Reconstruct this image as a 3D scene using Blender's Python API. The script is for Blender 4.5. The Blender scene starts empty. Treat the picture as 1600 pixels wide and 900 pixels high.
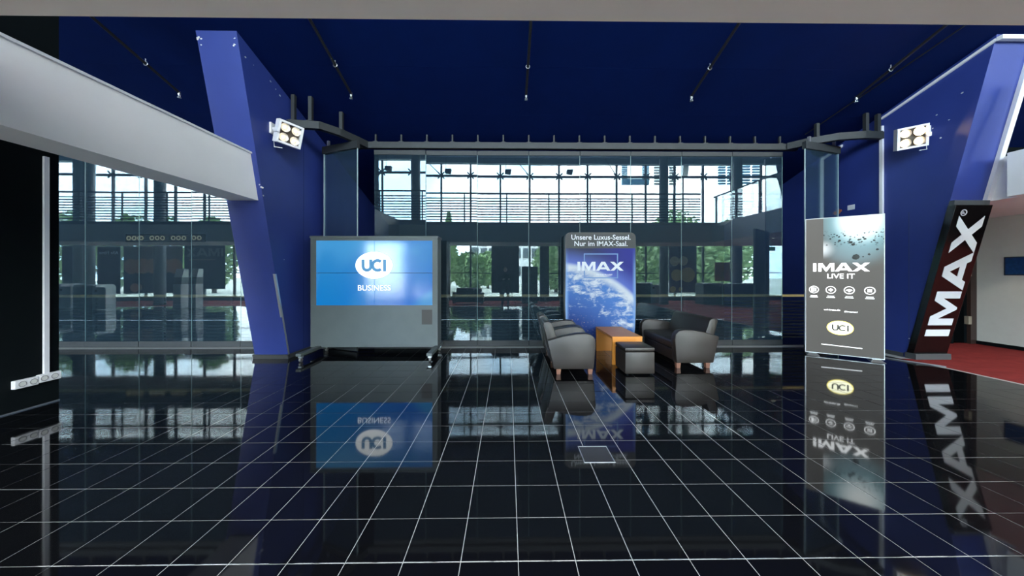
import bpy, bmesh, math, random
from mathutils import Vector, Matrix
random.seed(7)
S = bpy.context.scene
COL = S.collection
PI = math.pi

# ------------------------------------------------------------------ camera
F, HOR, EYE, YAW = 500.0, 428.0, 1.5, math.radians(0.7)
cd = bpy.data.cameras.new('camera'); cam = bpy.data.objects.new('camera', cd); COL.objects.link(cam)
cd.sensor_width = 36.0; cd.lens = 36.0 * F / 1600.0
cd.shift_y = -(450.0 - HOR) / 1600.0
cd.clip_start = 0.05; cd.clip_end = 400
cam.location = (0, 0, EYE); cam.rotation_euler = (PI / 2, 0, -YAW)
S.camera = cam

# ------------------------------------------------------------------ world: bright hazy sky
W = bpy.data.worlds.new('sky'); S.world = W; W.use_nodes = True
wn = W.node_tree; wn.nodes.clear()
def wnode(t, **k):
    n = wn.nodes.new(t)
    for a, v in k.items(): setattr(n, a, v)
    return n
_tc = wnode('ShaderNodeTexCoord'); _nz = wnode('ShaderNodeTexNoise')
_nz.inputs['Scale'].default_value = 2.2; _nz.inputs['Detail'].default_value = 5
_rp = wnode('ShaderNodeValToRGB')
_rp.color_ramp.elements[0].position = 0.36; _rp.color_ramp.elements[0].color = (0.50, 0.74, 0.98, 1)
_rp.color_ramp.elements[1].position = 0.58; _rp.color_ramp.elements[1].color = (0.97, 0.98, 1.0, 1)
_bg = wnode('ShaderNodeBackground'); _wo = wnode('ShaderNodeOutputWorld')
_bg.inputs['Strength'].default_value = 21.0
wn.links.new(_tc.outputs['Generated'], _nz.inputs['Vector']); wn.links.new(_nz.outputs['Fac'], _rp.inputs['Fac'])
wn.links.new(_rp.outputs['Color'], _bg.inputs['Color']); wn.links.new(_bg.outputs['Background'], _wo.inputs['Surface'])

# a light portal in the glazed front: it only steers the sampling of the sky through the windows
pl = bpy.data.lights.new('window_portal', 'AREA'); pl.shape = 'RECTANGLE'; pl.size = 46; pl.size_y = 8.2
pl.cycles.is_portal = True
po = bpy.data.objects.new('window_portal', pl); COL.objects.link(po)
po.location = (-6, -5.12, 4.1); po.rotation_euler = (PI / 2, 0, 0)      # faces +Y, into the hall

S.cycles.sample_clamp_indirect = 16
vs = S.view_settings
vs.view_transform = 'Standard'; vs.look = 'None'; vs.exposure = 0.3; vs.gamma = 1.0; vs.use_curve_mapping = False

# ------------------------------------------------------------------ helpers
def ray(px, py=HOR):
    xc = (px - 800.0) / F; zc = (HOR - py) / F; s, c = math.sin(YAW), math.cos(YAW)
    return Vector((xc * c + s, c - xc * s, zc))
def at(px, py, Y):            # the point of the place at depth Y seen in that direction
    d = ray(px, py); t = Y / d.y
    return Vector((d.x * t, Y, EYE + d.z * t))
def on_x(px, py, X):
    d = ray(px, py); t = X / d.x
    return Vector((X, d.y * t, EYE + d.z * t))
def fl(px, py, h=0.0):
    d = ray(px, py); t = (h - EYE) / d.z
    return Vector((d.x * t, d.y * t, h))
GY = 6.6                      # the glass partition
def mir(px, py, Y):           # a point at depth Y of the hall (behind) that the glass shows there
    p = at(px, py, 2 * GY - Y); p.y = Y
    return p
def ceil(Y): return 4.36 + 0.322 * (GY - Y)

INV = {}
def link(o, parent=None):
    COL.objects.link(o)
    if parent is not None:
        o.parent = parent
        if parent.name in INV: o.matrix_parent_inverse = INV[parent.name]
    return o
def thing(name, label, cat, loc=(0, 0, 0), rz=0.0, group=None, kind=None, local=False):
    o = bpy.data.objects.new(name, None); o.empty_display_size = 0.1
    COL.objects.link(o); o.location = loc; o.rotation_euler = (0, 0, rz)
    tag(o, label, cat, group, kind)
    if not local: INV[o.name] = (Matrix.Translation(Vector(loc)) @ Matrix.Rotation(rz, 4, 'Z')).inverted()
    return o
def tag(o, label=None, cat=None, group=None, kind=None):
    if label: o['label'] = label
    if cat: o['category'] = cat
    if group: o['group'] = group
    if kind: o['kind'] = kind
    return o
class MB:
    def __init__(s): s.v, s.f = [], []
    def raw(s, v, f):
        b = len(s.v); s.v += [tuple(q) for q in v]; s.f += [tuple(b + i for i in q) for q in f]; return s
    def box(s, x0, x1, y0, y1, z0, z1):
        return s.raw([(x0,y0,z0),(x1,y0,z0),(x1,y1,z0),(x0,y1,z0),(x0,y0,z1),(x1,y0,z1),(x1,y1,z1),(x0,y1,z1)],
                     [(0,3,2,1),(4,5,6,7),(0,1,5,4),(1,2,6,5),(2,3,7,6),(3,0,4,7)])
    def hull8(s, a, b):       # two quads (lists of 4 points) joined
        return s.raw(list(a) + list(b), [(0,3,2,1),(4,5,6,7),(0,1,5,4),(1,2,6,5),(2,3,7,6),(3,0,4,7)])
    def prism(s, poly, axis, a, b):   # polygon in the two other axes (in order), extruded along axis
        def P(u, w, t):
            return {'x': (t, u, w), 'y': (u, t, w), 'z': (u, w, t)}[axis]
        n = len(poly)
        v = [P(u, w, a) for u, w in poly] + [P(u, w, b) for u, w in poly]
        f = [tuple(range(n)), tuple(range(2 * n - 1, n - 1, -1))] + [(i, i + n, (i + 1) % n + n, (i + 1) % n) for i in range(n)]
        return s.raw(v, f)
    def tube(s, pts, r, n=10, closed=False):
        pts = [Vector(p) for p in pts]; rs = r if isinstance(r, (list, tuple)) else [r] * len(pts)
        rings = []
        for i, p in enumerate(pts):
            if closed: t = pts[(i + 1) % len(pts)] - pts[i - 1]
            else: t = (pts[min(i + 1, len(pts) - 1)] - pts[max(i - 1, 0)])
            t.normalize(); up = Vector((0, 0, 1)) if abs(t.z) < 0.9 else Vector((0, 1, 0))
            u = t.cross(up).normalized(); w = u.cross(t)
            rings.append([p + (u * math.cos(2 * PI * k / n) + w * math.sin(2 * PI * k / n)) * rs[i] for k in range(n)])
        v = [q for ring in rings for q in ring]; f = []
        m = len(pts)
        for i in range(m if closed else m - 1):
            for k in range(n):
                j = (i + 1) % m
                f.append((i * n + k, i * n + (k + 1) % n, j * n + (k + 1) % n, j * n + k))
        if not closed: f += [tuple(range(n - 1, -1, -1)), tuple((m - 1) * n + k for k in range(n))]
        return s.raw(v, f)
    def build(s, name, m, parent=None, bevel=0.0, smooth=False, seg=2):
        me = bpy.data.meshes.new(name); me.from_pydata(s.v, [], s.f); me.update()
        bm = bmesh.new(); bm.from_mesh(me)
        bmesh.ops.recalc_face_normals(bm, faces=bm.faces)
        if bevel: bmesh.ops.bevel(bm, geom=list(bm.edges), offset=bevel, segments=seg, affect='EDGES', profile=0.5, clamp_overlap=True)
        bm.to_mesh(me); bm.free()
        me.materials.append(m)
        if smooth:
            me.shade_smooth()
            try: me.set_sharp_from_angle(angle=math.radians(40))
            except Exception: pass
        return link(bpy.data.objects.new(name, me), parent)
def box(name, x0, x1, y0, y1, z0, z1, m, parent=None, bevel=0.0):
    return MB().box(x0, x1, y0, y1, z0, z1).build(name, m, parent, bevel)
def struct(name, mb, m, label, parent=None, bevel=0.0):
    o = mb.build(name, m, parent, bevel)
    if parent is None: tag(o, label, None, None, 'structure')
    return o

# flat shapes in the (u, w) plane, placed by a matrix: x = u, z = w, looking at it from -y
def flat(name, polys, m, parent, M, depth=0.004):
    mb = MB()
    for p in polys: mb.prism(p, 'y', 0.0, depth)
    mb.v = [tuple(M @ Vector(v)) for v in mb.v]
    return mb.build(name, m, parent)
def plane_at(o, xdir=(1, 0, 0), up=(0, 0, 1)):
    x = Vector(xdir).normalized(); z = Vector(up).normalized(); y = z.cross(x)
    return Matrix(((x.x, y.x, z.x, o[0]), (x.y, y.y, z.y, o[1]), (x.z, y.z, z.z, o[2]), (0, 0, 0, 1)))
def arc(cx, cy, r, a0, a1, n=14, ry=None):
    ry = ry or r
    return [(cx + r * math.cos(math.radians(a0 + (a1 - a0) * i / n)), cy + ry * math.sin(math.radians(a0 + (a1 - a0) * i / n))) for i in range(n + 1)]
def ellipse(cx, cy, a, b, n=40): return arc(cx, cy, a, 0, 360 - 360 / n, n - 1, b)
def stroke(pts, w):
    out = []; P = [Vector((p[0], p[1])) for p in pts]
    L, R = [], []
    for i, p in enumerate(P):
        t = (P[min(i + 1, len(P) - 1)] - P[max(i - 1, 0)]).normalized(); n = Vector((-t.y, t.x)) * (w / 2)
        L.append(p + n); R.append(p - n)
    for i in range(len(P) - 1): out.append([tuple(L[i]), tuple(L[i + 1]), tuple(R[i + 1]), tuple(R[i])])
    return out
def ring(cx, cy, r, w, n=28): return stroke(arc(cx, cy, r, 0, 360, n), w)
def xf(polys, s=1.0, dx=0.0, dy=0.0, sx=None): return [[(p[0] * (sx or s) + dx, p[1] * s + dy) for p in q] for q in polys]
# wide heavy letters, height 1
L_I = [[(0, 0), (0.30, 0), (0.30, 1), (0, 1)]]
L_M = [[(0, 0), (0.30, 0), (0.30, 1), (0, 1)], [(1.20, 0), (1.50, 0), (1.50, 1), (1.20, 1)],
       [(0.30, 1), (0.40, 1), (0.75, 0.42), (0.75, 0.0), (0.70, 0.0), (0.30, 0.66)], [(1.20, 1), (1.10, 1), (0.75, 0.42), (0.75, 0.0), (0.80, 0.0), (1.20, 0.66)]]
L_A = [[(0, 0), (0.36, 0), (0.80, 0.74), (0.80, 1), (0.60, 1)], [(1.60, 0), (1.24, 0), (0.80, 0.74), (0.80, 1), (1.00, 1)],
       [(0.44, 0.15), (1.16, 0.15), (1.02, 0.38), (0.58, 0.38)]]
L_X = [[(0, 0), (0.42, 0), (0.75, 0.3056), (1.08, 0), (1.50, 0), (0.96, 0.5), (1.50, 1), (1.08, 1), (0.75, 0.6944), (0.42, 1), (0, 1), (0.54, 0.5)]]
def imax():
    out, x = [], 0.0
    for g, w, gap in ((L_I, 0.30, 0.20), (L_M, 1.50, 0.06), (L_A, 1.60, -0.02), (L_X, 1.50, 0)):
        out += xf(g, 1.0, x); x += w + gap
    return out, x
def uci(w=0.2):               # rounded strokes, height 1
    u = stroke([(0.1, 1), (0.1, 0.42)] + arc(0.42, 0.42, 0.32, 180, 360) + [(0.74, 1)], w)
    c = stroke(arc(1.30, 0.5, 0.41, 48, 312, 18), w)
    i = stroke([(1.88, 0), (1.88, 1)], w)
    return u + c + i, 1.98
def text(name, s, size, m, parent, M, bold=0.0):       # one mesh per word, centred
    words = []
    for wd in s.split(' '):
        cu = bpy.data.curves.new(name, 'FONT'); cu.body = wd; cu.size = size; cu.offset = bold * size
        cu.extrude = 0.002; cu.resolution_u = 3
        t = bpy.data.objects.new(name, cu); COL.objects.link(t)
        dg = bpy.context.evaluated_depsgraph_get()
        me = bpy.data.meshes.new_from_object(t.evaluated_get(dg))
        bpy.data.objects.remove(t)
        words.append((me, max(v.co.x for v in me.vertices)))
    sp = 0.30 * size; x = -(sum(w for _, w in words) + sp * (len(words) - 1)) / 2
    for me, w in words:
        me.transform(M @ Matrix.Rotation(PI / 2, 4, 'X') @ Matrix.Translation((x, 0, 0))); x += w + sp
        me.materials.clear(); me.materials.append(m)
        link(bpy.data.objects.new(name, me), parent)

# ------------------------------------------------------------------ materials
def mat(name, col, rough=0.5, metal=0.0, spec=0.5, emit=None, es=0.0, coat=0.0, noise=0.0, nscale=8.0, ior=None, bump=0.0, bscale=60.0):
    m = bpy.data.materials.new(name); m.use_nodes = True
    nt = m.node_tree; b = nt.nodes['Principled BSDF']
    b.inputs['Base Color'].default_value = (*col, 1); b.inputs['Roughness'].default_value = rough
    b.inputs['Metallic'].default_value = metal; b.inputs['Specular IOR Level'].default_value = spec
    b.inputs['Coat Weight'].default_value = coat
    if ior: b.inputs['IOR'].default_value = ior
    if emit: b.inputs['Emission Color'].default_value = (*emit, 1); b.inputs['Emission Strength'].default_value = es
    if noise or bump:
        tc = nt.nodes.new('ShaderNodeTexCoord')
    if noise:
        nz = nt.nodes.new('ShaderNodeTexNoise'); nz.inputs['Scale'].default_value = nscale; nz.inputs['Detail'].default_value = 4
        mx = nt.nodes.new('ShaderNodeMix'); mx.data_type = 'RGBA'
        mx.inputs['A'].default_value = (*[c * (1 - noise) for c in col], 1); mx.inputs['B'].default_value = (*[min(1, c * (1 + noise)) for c in col], 1)
        nt.links.new(tc.outputs['Object'], nz.inputs['Vector']); nt.links.new(nz.outputs['Fac'], mx.inputs['Factor'])
        nt.links.new(mx.outputs['Result'], b.inputs['Base Color'])
    if bump:
        n2 = nt.nodes.new('ShaderNodeTexNoise'); n2.inputs['Scale'].default_value = bscale
        bp = nt.nodes.new('ShaderNodeBump'); bp.inputs['Strength'].default_value = bump; bp.inputs['Distance'].default_value = 0.004
        nt.links.new(tc.outputs['Object'], n2.inputs['Vector']); nt.links.new(n2.outputs['Fac'], bp.inputs['Height'])
        nt.links.new(bp.outputs['Normal'], b.inputs['Normal'])
    return m
class NG:                     # a small expression writer for node materials
    def __init__(s, name):
        s.m = bpy.data.materials.new(name); s.m.use_nodes = True; s.t = s.m.node_tree; s.b = s.t.nodes['Principled BSDF']
        s.co = s.t.nodes.new('ShaderNodeTexCoord').outputs['Object']
        sp = s.t.nodes.new('ShaderNodeSeparateXYZ'); s.t.links.new(s.co, sp.inputs[0]); s.x, s.y, s.z = sp.outputs
    def put(s, sock, v):
        if isinstance(v, (int, float)): sock.default_value = v
        elif isinstance(v, tuple): sock.default_value = (*v, 1) if len(v) == 3 else v
        else: s.t.links.new(v, sock)
    def op(s, o, a, b=0.0, c=0.0, clamp=False):
        n = s.t.nodes.new('ShaderNodeMath'); n.operation = o; n.use_clamp = clamp
        for i, v in enumerate((a, b, c)): s.put(n.inputs[i], v)
        return n.outputs[0]
    def step(s, v, lo, hi):
        n = s.t.nodes.new('ShaderNodeMapRange'); n.interpolation_type = 'SMOOTHSTEP'
        s.put(n.inputs['Value'], v); n.inputs['From Min'].default_value = lo; n.inputs['From Max'].default_value = hi
        return n.outputs[0]
    def mix(s, f, a, b):
        n = s.t.nodes.new('ShaderNodeMix'); n.data_type = 'RGBA'
        s.put(n.inputs['Factor'], f); s.put(n.inputs['A'], a); s.put(n.inputs['B'], b)
        return n.outputs['Result']
    def noise(s, scale, detail=4, rough=0.6, sc=(1, 1, 1), dist=0.0):
        mp = s.t.nodes.new('ShaderNodeMapping'); mp.inputs['Scale'].default_value = sc; s.t.links.new(s.co, mp.inputs['Vector'])
        n = s.t.nodes.new('ShaderNodeTexNoise'); n.inputs['Scale'].default_value = scale; n.inputs['Detail'].default_value = detail
        n.inputs['Roughness'].default_value = rough; n.inputs['Distortion'].default_value = dist
        s.t.links.new(mp.outputs[0], n.inputs['Vector']); return n.outputs['Fac']
    def voronoi(s, scale):
        n = s.t.nodes.new('ShaderNodeTexVoronoi'); n.inputs['Scale'].default_value = scale; s.t.links.new(s.co, n.inputs['Vector'])
        return n.outputs['Distance'], n.outputs['Color']
    def dist(s, cx, cz, kx=1.0, kz=1.0):
        a = s.op('MULTIPLY', s.op('SUBTRACT', s.x, cx), kx); b = s.op('MULTIPLY', s.op('SUBTRACT', s.z, cz), kz)
        return s.op('SQRT', s.op('ADD', s.op('MULTIPLY', a, a), s.op('MULTIPLY', b, b)))

def glass_mat(name, f, tint, trans, dust):
    m = bpy.data.materials.new(name); m.use_nodes = True; t = m.node_tree; t.nodes.clear()
    o = t.nodes.new('ShaderNodeOutputMaterial'); mx = t.nodes.new('ShaderNodeMixShader')
    g = t.nodes.new('ShaderNodeBsdfGlossy'); g.inputs['Roughness'].default_value = 0.0; g.inputs['Color'].default_value = (*tint, 1)
    tr = t.nodes.new('ShaderNodeBsdfTransparent'); tr.inputs['Color'].default_value = (*trans, 1)
    fr = t.nodes.new('ShaderNodeLayerWeight'); fr.inputs['Blend'].default_value = 0.25
    ad = t.nodes.new('ShaderNodeMath'); ad.operation = 'MULTIPLY_ADD'; ad.inputs[1].default_value = 0.55; ad.inputs[2].default_value = f; ad.use_clamp = True
    t.links.new(fr.outputs['Fresnel'], ad.inputs[0]); t.links.new(ad.outputs[0], mx.inputs['Fac'])
    t.links.new(tr.outputs[0], mx.inputs[1]); t.links.new(g.outputs[0], mx.inputs[2])
    if dust:                  # a thin film of dust on the pane
        df = t.nodes.new('ShaderNodeBsdfDiffuse'); df.inputs['Color'].default_value = (0.22, 0.42, 0.58, 1); m2 = t.nodes.new('ShaderNodeMixShader')
        m2.inputs['Fac'].default_value = dust; t.links.new(mx.outputs[0], m2.inputs[1]); t.links.new(df.outputs[0], m2.inputs[2]); t.links.new(m2.outputs[0], o.inputs['Surface'])
    else: t.links.new(mx.outputs[0], o.inputs['Surface'])
    return m

BLUE = mat('blue paint', (0.021, 0.039, 0.205), 0.45, noise=0.12, nscale=2.5, bump=0.08, bscale=90)
NAVY = mat('navy ceiling paint', (0.0004, 0.0068, 0.060), 0.8, spec=0.08, noise=0.15, nscale=3)
WHITE = mat('white plaster', (0.88, 0.88, 0.88), 0.55, noise=0.05, nscale=2)
SOFFIT = mat('warm grey soffit plaster', (0.88, 0.82, 0.77), 0.6, noise=0.06, nscale=3)
BLACK = mat('black wall paint', (0.002, 0.004, 0.005), 0.9, spec=0.1, noise=0.2)
GROUT = mat('pale grey grout', (0.40, 0.40, 0.39), 0.7)
STEEL = mat('dark steel', (0.016, 0.019, 0.021), 0.6, 0.0, noise=0.25, nscale=14)
GALV = mat('brushed steel', (0.55, 0.57, 0.58), 0.32, 0.9, noise=0.1)
TRIMW = mat('white plastic duct', (0.72, 0.72, 0.75), 0.4)
CARPET = mat('red carpet', (0.22, 0.028, 0.026), 0.95, spec=0.1, noise=0.35, nscale=6, bump=0.5, bscale=300)
GLASS = glass_mat('partition glass', 0.082, (0.78, 0.93, 1.0), (0.30, 0.35, 0.37), 0.045)
GLASS2 = glass_mat('clear door glass', 0.082, (0.78, 0.93, 1.0), (0.62, 0.70, 0.73), 0.040)
CLEARBACK = glass_mat('clear pane back', -0.02, (1, 1, 1), (1, 1, 1), 0.0)
CLEAR = glass_mat('clear facade glass', 0.0, (1, 1, 1), (0.97, 0.99, 0.98), 0.0)
EDGE = mat('pale glass edge', (0.14, 0.22, 0.22), 0.2)
GOLD = mat('brass handrail', (0.95, 0.66, 0.30), 0.35, 0.0)
LEATHER = mat('dark brown leather', (0.018, 0.014, 0.012), 0.42, spec=0.5, noise=0.2, nscale=10, bump=0.12, bscale=220)
WOODLEG = mat('brown wooden foot', (0.16, 0.07, 0.045), 0.5, noise=0.2, nscale=30)
ORANGE = mat('orange lacquered wood', (0.60, 0.22, 0.030), 0.4, noise=0.08, nscale=5)
CABGREY = mat('grey metallic laminate', (0.085, 0.10, 0.102), 0.45, 0.1, noise=0.12, nscale=4)
DARKGREY = mat('charcoal metal', (0.07, 0.075, 0.08), 0.45, 0.3)
WTEXT = mat('white lettering', (0.68, 0.71, 0.75), 0.5)
WGLOW = mat('glowing white lettering', (0.9, 0.9, 0.9), 0.4, emit=(1, 1, 1), es=0.8)
SIGNBLACK = mat('black gloss sign face', (0.004, 0.003, 0.003), 0.12)
BRASS_HINGE = mat('aged brass', (0.45, 0.40, 0.30), 0.4, 0.6)

# polished black floor tile
g = NG('polished black tile')
v = g.noise(140, 2, 0.5)
g.put(g.b.inputs['Base Color'], g.mix(v, (0.001, 0.0012, 0.0015), (0.005, 0.005, 0.006)))
g.b.inputs['Roughness'].default_value = 0.045; g.b.inputs['IOR'].default_value = 1.68
TILE = g.m

# ================================================================== structure
XL, XR, YF, YB = -27.0, 16.0, -5.0, 10.5
SB, ST = 2.67, 3.40           # underside and top of the gallery slab
EY = 1.477                    # the gallery's edge
LX0, LX1, RX0, RX1 = -4.48, -3.90, 7.15, 7.75

# --- floor: grout bed with single tiles
TS, PX, PY = 0.30, 0.053, 0.17
floor = struct('floor', MB().box(XL, 7.2, -1.8, GY + 0.1, -0.05, -0.002), GROUT, 'polished black tile floor with pale grout lines')
th = (TS - 0.0038) / 2
tile_me = None
cells = []
i0, i1 = math.ceil((XL - PX) / TS), math.floor((7.1 - PX) / TS)
j0, j1 = math.ceil((-1.8 - PY) / TS), math.floor((GY + 0.05 - PY) / TS)
def seen_area(x, y):
    if y < 0.9: return 0
    c, s = math.cos(YAW), math.sin(YAW); d = x * s + y * c; xr = x * c - y * s
    px = 800 + F * xr / d; py = HOR + F * EYE / d
    if not (-30 < px < 1630 and py < 930): return 0
    if x < -5.2 and y < 3.9: return 0
    return 1 / d ** 3
for i in range(i0, i1):
    for j in range(j0, j1):
        x, y = PX + (i + 0.5) * TS, PY + (j + 0.5) * TS
        cells.append((seen_area(x, y), x, y))
cells.sort(key=lambda c: -c[0])
rest = MB()
for n, (a, x, y) in enumerate(cells):
    if n < 300:
        if tile_me is None:
            t = MB().box(-th, th, -th, th, -0.012, 0.0).build('tile', TILE, floor, 0.0012, seg=1); tile_me = t.data
        else:
            t = link(bpy.data.objects.new('tile', tile_me), floor)
        t.location = (x, y, random.uniform(-0.0003, 0.0))
    else:
        rest.box(x - th, x + th, y - th, y + th, -0.012, 0.0)
tag(rest.build('tile_field', TILE, floor), kind='stuff')
struct('floor_beyond_glass', MB().box(XL, XR, GY + 0.1, YB, -0.05, -0.001), TILE, 'dark floor strip behind the glass partition')
struct('carpet', MB().raw([(7.0, -1.8, 0.0), (16, -1.8, 0.0), (16, 6.85, 0.0), (7.15, 6.85, 0.0), (7.15, 5.55, 0.0), (6.72, 5.62, 0.0), (7.02, 5.1, 0.0)], [(0, 1, 2, 3, 4, 5, 6)]).box(7.2, 16, -1.8, 6.85, -0.05, -0.004),
       CARPET, 'red carpet on the right beside the blue pillar')
struct('carpet', MB().box(XL, XR, YF, -1.8, -0.05, 0.002), CARPET, 'red carpet strip along the glazed front of the hall')
cs = MB().tube([(6.70, 5.63, 0.006), (6.80, 5.42, 0.008), (6.98, 5.14, 0.008), (7.03, 5.05, 0.006)], 0.012, 8)
struct('trim_1', cs, GALV, 'curved metal edge strip between tiles and red carpet')

# --- ceiling, sloping down towards the glass
def slab_yz(y0, y1, dz0, dz1):
    return [(y0, ceil(y0) + dz0), (y1, ceil(y1) + dz0), (y1, ceil(y1) + dz1), (y0, ceil(y0) + dz1)]
ceiling = struct('ceiling', MB().prism(slab_yz(YF - 0.3, YB, 0.006, 0.3), 'x', XL, XR), NAVY, 'sloping dark navy ceiling')
seams = [-5.2, 0.45, 1.39, 2.33, 3.27, 4.21, 5.15, 6.09, 7.03, 7.97, YB]
for a, b in zip(seams, seams[1:]):
    MB().prism(slab_yz(a + 0.002, b - 0.002, 0.0, 0.006), 'x', XL, XR).build('ceiling_board', NAVY, ceiling)

# --- blue side walls whose front ends lean towards the hall
def leaning(x0, x1, yb, lean):
    h = (4.36 + 0.322 * (GY - yb)) / (1 - 0.322 * lean)
    return MB().prism([(yb, 0), (yb - lean * h, h), (YB, ceil(YB)), (YB, 0)], 'x', x0, x1), yb - lean * h, h
mbl, LYT, LHT = leaning(LX0, LX1, 5.73, 0.218)
wl = struct('wall_left', mbl, BLUE, 'deep blue wall ending in a forward leaning pillar, left of the video wall')
mbr, RYT, RHT = leaning(RX0, RX1, 5.66, 0.213)
wr = struct('wall_right', mbr, BLUE, 'deep blue wall ending in a forward leaning pillar, behind the upright sign')
def lean_y(h, yb, lean): return yb - lean * h
MB().prism([(5.70, 0), (5.74, 0), (5.72, 0.075), (5.68, 0.075)], 'x', LX0 - 0.02, LX1 + 0.02).build('skirting', DARKGREY, wl)
MB().box(LX1, LX1 + 0.012, 5.76, GY - 0.05, 0, 0.075).build('skirting', DARKGREY, wl)
MB().box(RX0 - 0.012, RX0, 5.70, GY - 0.05, 0, 0.075).build('skirting', DARKGREY, wr)
# metal corner guard on the left pillar
MB().hull8([(LX1 - 0.03, 5.722, 0.07), (LX1 + 0.006, 5.722, 0.07), (LX1 + 0.006, 5.755, 0.07), (LX1 - 0.03, 5.755, 0.07)],
           [(LX1 - 0.03, lean_y(1.5, 5.722, 0.218), 1.5), (LX1 + 0.006, lean_y(1.5, 5.722, 0.218), 1.5), (LX1 + 0.006, lean_y(1.5, 5.755, 0.218), 1.5), (LX1 - 0.03, lean_y(1.5, 5.755, 0.218), 1.5)]).build('corner_guard', GALV, wl)
# flaked paint at the pillar's head, as small plaster chips
CHIP = mat('bare plaster', (0.55, 0.55, 0.55), 0.8)
for cx, ch, n in ((LX0 + 0.03, LHT - 0.13, 7), (LX1 - 0.05, LHT - 0.14, 6), (LX1 - 0.005, 2.9, 5)):
    mb = MB()
    for k in range(n):
        x, h = cx + random.uniform(-0.03, 0.03), ch + random.uniform(-0.05, 0.05); r = random.uniform(0.006, 0.018)
        y = lean_y(h, 5.73, 0.218) - 0.002
        mb.prism([(x + r * math.cos(q), h + r * random.uniform(0.6, 1.2) * math.sin(q)) for q in (0, 1.1, 2.2, 3.4, 4.6, 5.4)], 'y', y, y + 0.003)
    mb.build('paint_chip', CHIP, wl)
for wall, x0, x1, spots_ in ((wl, LX1, LX1 + 0.003, [(4.8, 4.72), (4.95, 4.7), (5.3, 4.66), (5.42, 4.6), (5.52, 4.55), (5.15, 2.75), (5.62, 1.75)]), (wr, RX0 - 0.003, RX0, [(4.95, 4.35), (5.1, 4.0), (5.25, 4.15), (5.3, 3.95), (5.55, 4.1), (5.2, 3.75), (5.62, 0.35)])):
    for cy, ch in spots_:
        r = random.uniform(0.006, 0.016)
        MB().prism([(cy + r * random.uniform(0.6, 1.6) * math.cos(q), ch + r * random.uniform(0.6, 1.4) * math.sin(q)) for q in (0, 1.1, 2.2, 3.4, 4.6, 5.4)], 'x', x0, x1).build('paint_chip', CHIP, wall)
# wall panel joints
for Y in (5.62, 6.2):
    p = MB().box(RX0 - 0.002, RX0, Y, Y + 0.004, 0.08, 2.6).build('panel_joint', DARKGREY, wr)
for Y in (6.15,):
    MB().box(LX1, LX1 + 0.002, Y, Y + 0.004, 0.08, ceil(Y) - 0.02).build('panel_joint', NAVY, wl)

# --- the gallery overhead and its side beams
struct('trim_gallery', MB().box(XL, XR, -0.15, EY, SB, ST), SOFFIT, 'pale plastered gallery slab across the top of the view')
bm_l = struct('trim_beam_left', MB().prism([(EY, SB), (lean_y(SB, 5.73, 0.218), SB), (lean_y(3.36, 5.73, 0.218), 3.36), (EY, 3.36)], 'x', -4.42, -3.98), WHITE, 'white plastered beam running in to the left blue pillar')
MB().box(-4.44, -3.955, EY, lean_y(3.36, 5.73, 0.218), 3.36, 3.385).build('coping', TRIMW, bm_l)
struct('trim_beam_right', MB().box(7.55, XR, EY, 4.75, SB, 3.33).box(RX1, XR, 4.75, 6.85, SB, 3.33), WHITE, 'white fascia and soffit beyond the right blue pillar')
# white cable duct along the right wall's edges
dt = MB()
dt.hull8([(RX0 - 0.03, 6.02, ceil(6.02) - 0.10), (RX0, 6.02, ceil(6.02) - 0.10), (RX0, 6.02, ceil(6.02) - 0.06), (RX0 - 0.03, 6.02, ceil(6.02) - 0.06)],
         [(RX0 - 0.03, RYT, RHT - 0.10), (RX0, RYT, RHT - 0.10), (RX0, RYT, RHT - 0.06), (RX0 - 0.03, RYT, RHT - 0.06)])
struct('trim_2', dt, TRIMW, 'white duct along the top edge of the right blue wall')
struct('trim_3', MB().box(RX0 - 0.035, RX0, 6.0, 6.05, 0.4, 4.32), TRIMW, 'white vertical duct above the tall display on the blue wall')
struct('trim_4', MB().box(RX0 - 0.035, RX0, 7.16, 7.21, 0.4, ceil(7.2) - 0.1), TRIMW, 'white vertical duct on the blue wall behind the right glass')
struct('trim_5', MB().hull8([(RX0 - 0.03, 6.75, ceil(6.75) - 0.1), (RX0, 6.75, ceil(6.75) - 0.1), (RX0, 6.75, ceil(6.75) - 0.05), (RX0 - 0.03, 6.75, ceil(6.75) - 0.05)],
      [(RX0 - 0.03, 7.2, ceil(7.2) - 0.1), (RX0, 7.2, ceil(7.2) - 0.1), (RX0, 7.2, ceil(7.2) - 0.05), (RX0 - 0.03, 7.2, ceil(7.2) - 0.05)]), TRIMW, 'short white duct under the ceiling behind the right glass')
def lp(h, off): return lean_y(h, 5.66, 0.213) - off
struct('trim_6', MB().hull8([(RX1 - 0.07, lp(SB, 0.05), SB), (RX1 + 0.01, lp(SB, 0.05), SB), (RX1 + 0.01, lp(SB, 0), SB), (RX1 - 0.07, lp(SB, 0), SB)],
      [(RX1 - 0.07, lp(RHT - 0.1, 0.05), RHT - 0.1), (RX1 + 0.01, lp(RHT - 0.1, 0.05), RHT - 0.1), (RX1 + 0.01, lp(RHT - 0.1, 0), RHT - 0.1), (RX1 - 0.07, lp(RHT - 0.1, 0), RHT - 0.1)]), TRIMW, 'white duct up the outer edge of the right leaning pillar')
struct('trim_7', MB().box(RX0 - 0.02, XR, RYT - 0.07, RYT - 0.01, RHT - 0.11, RHT - 0.05), TRIMW, 'white horizontal duct at the head of the right pillar')

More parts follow.
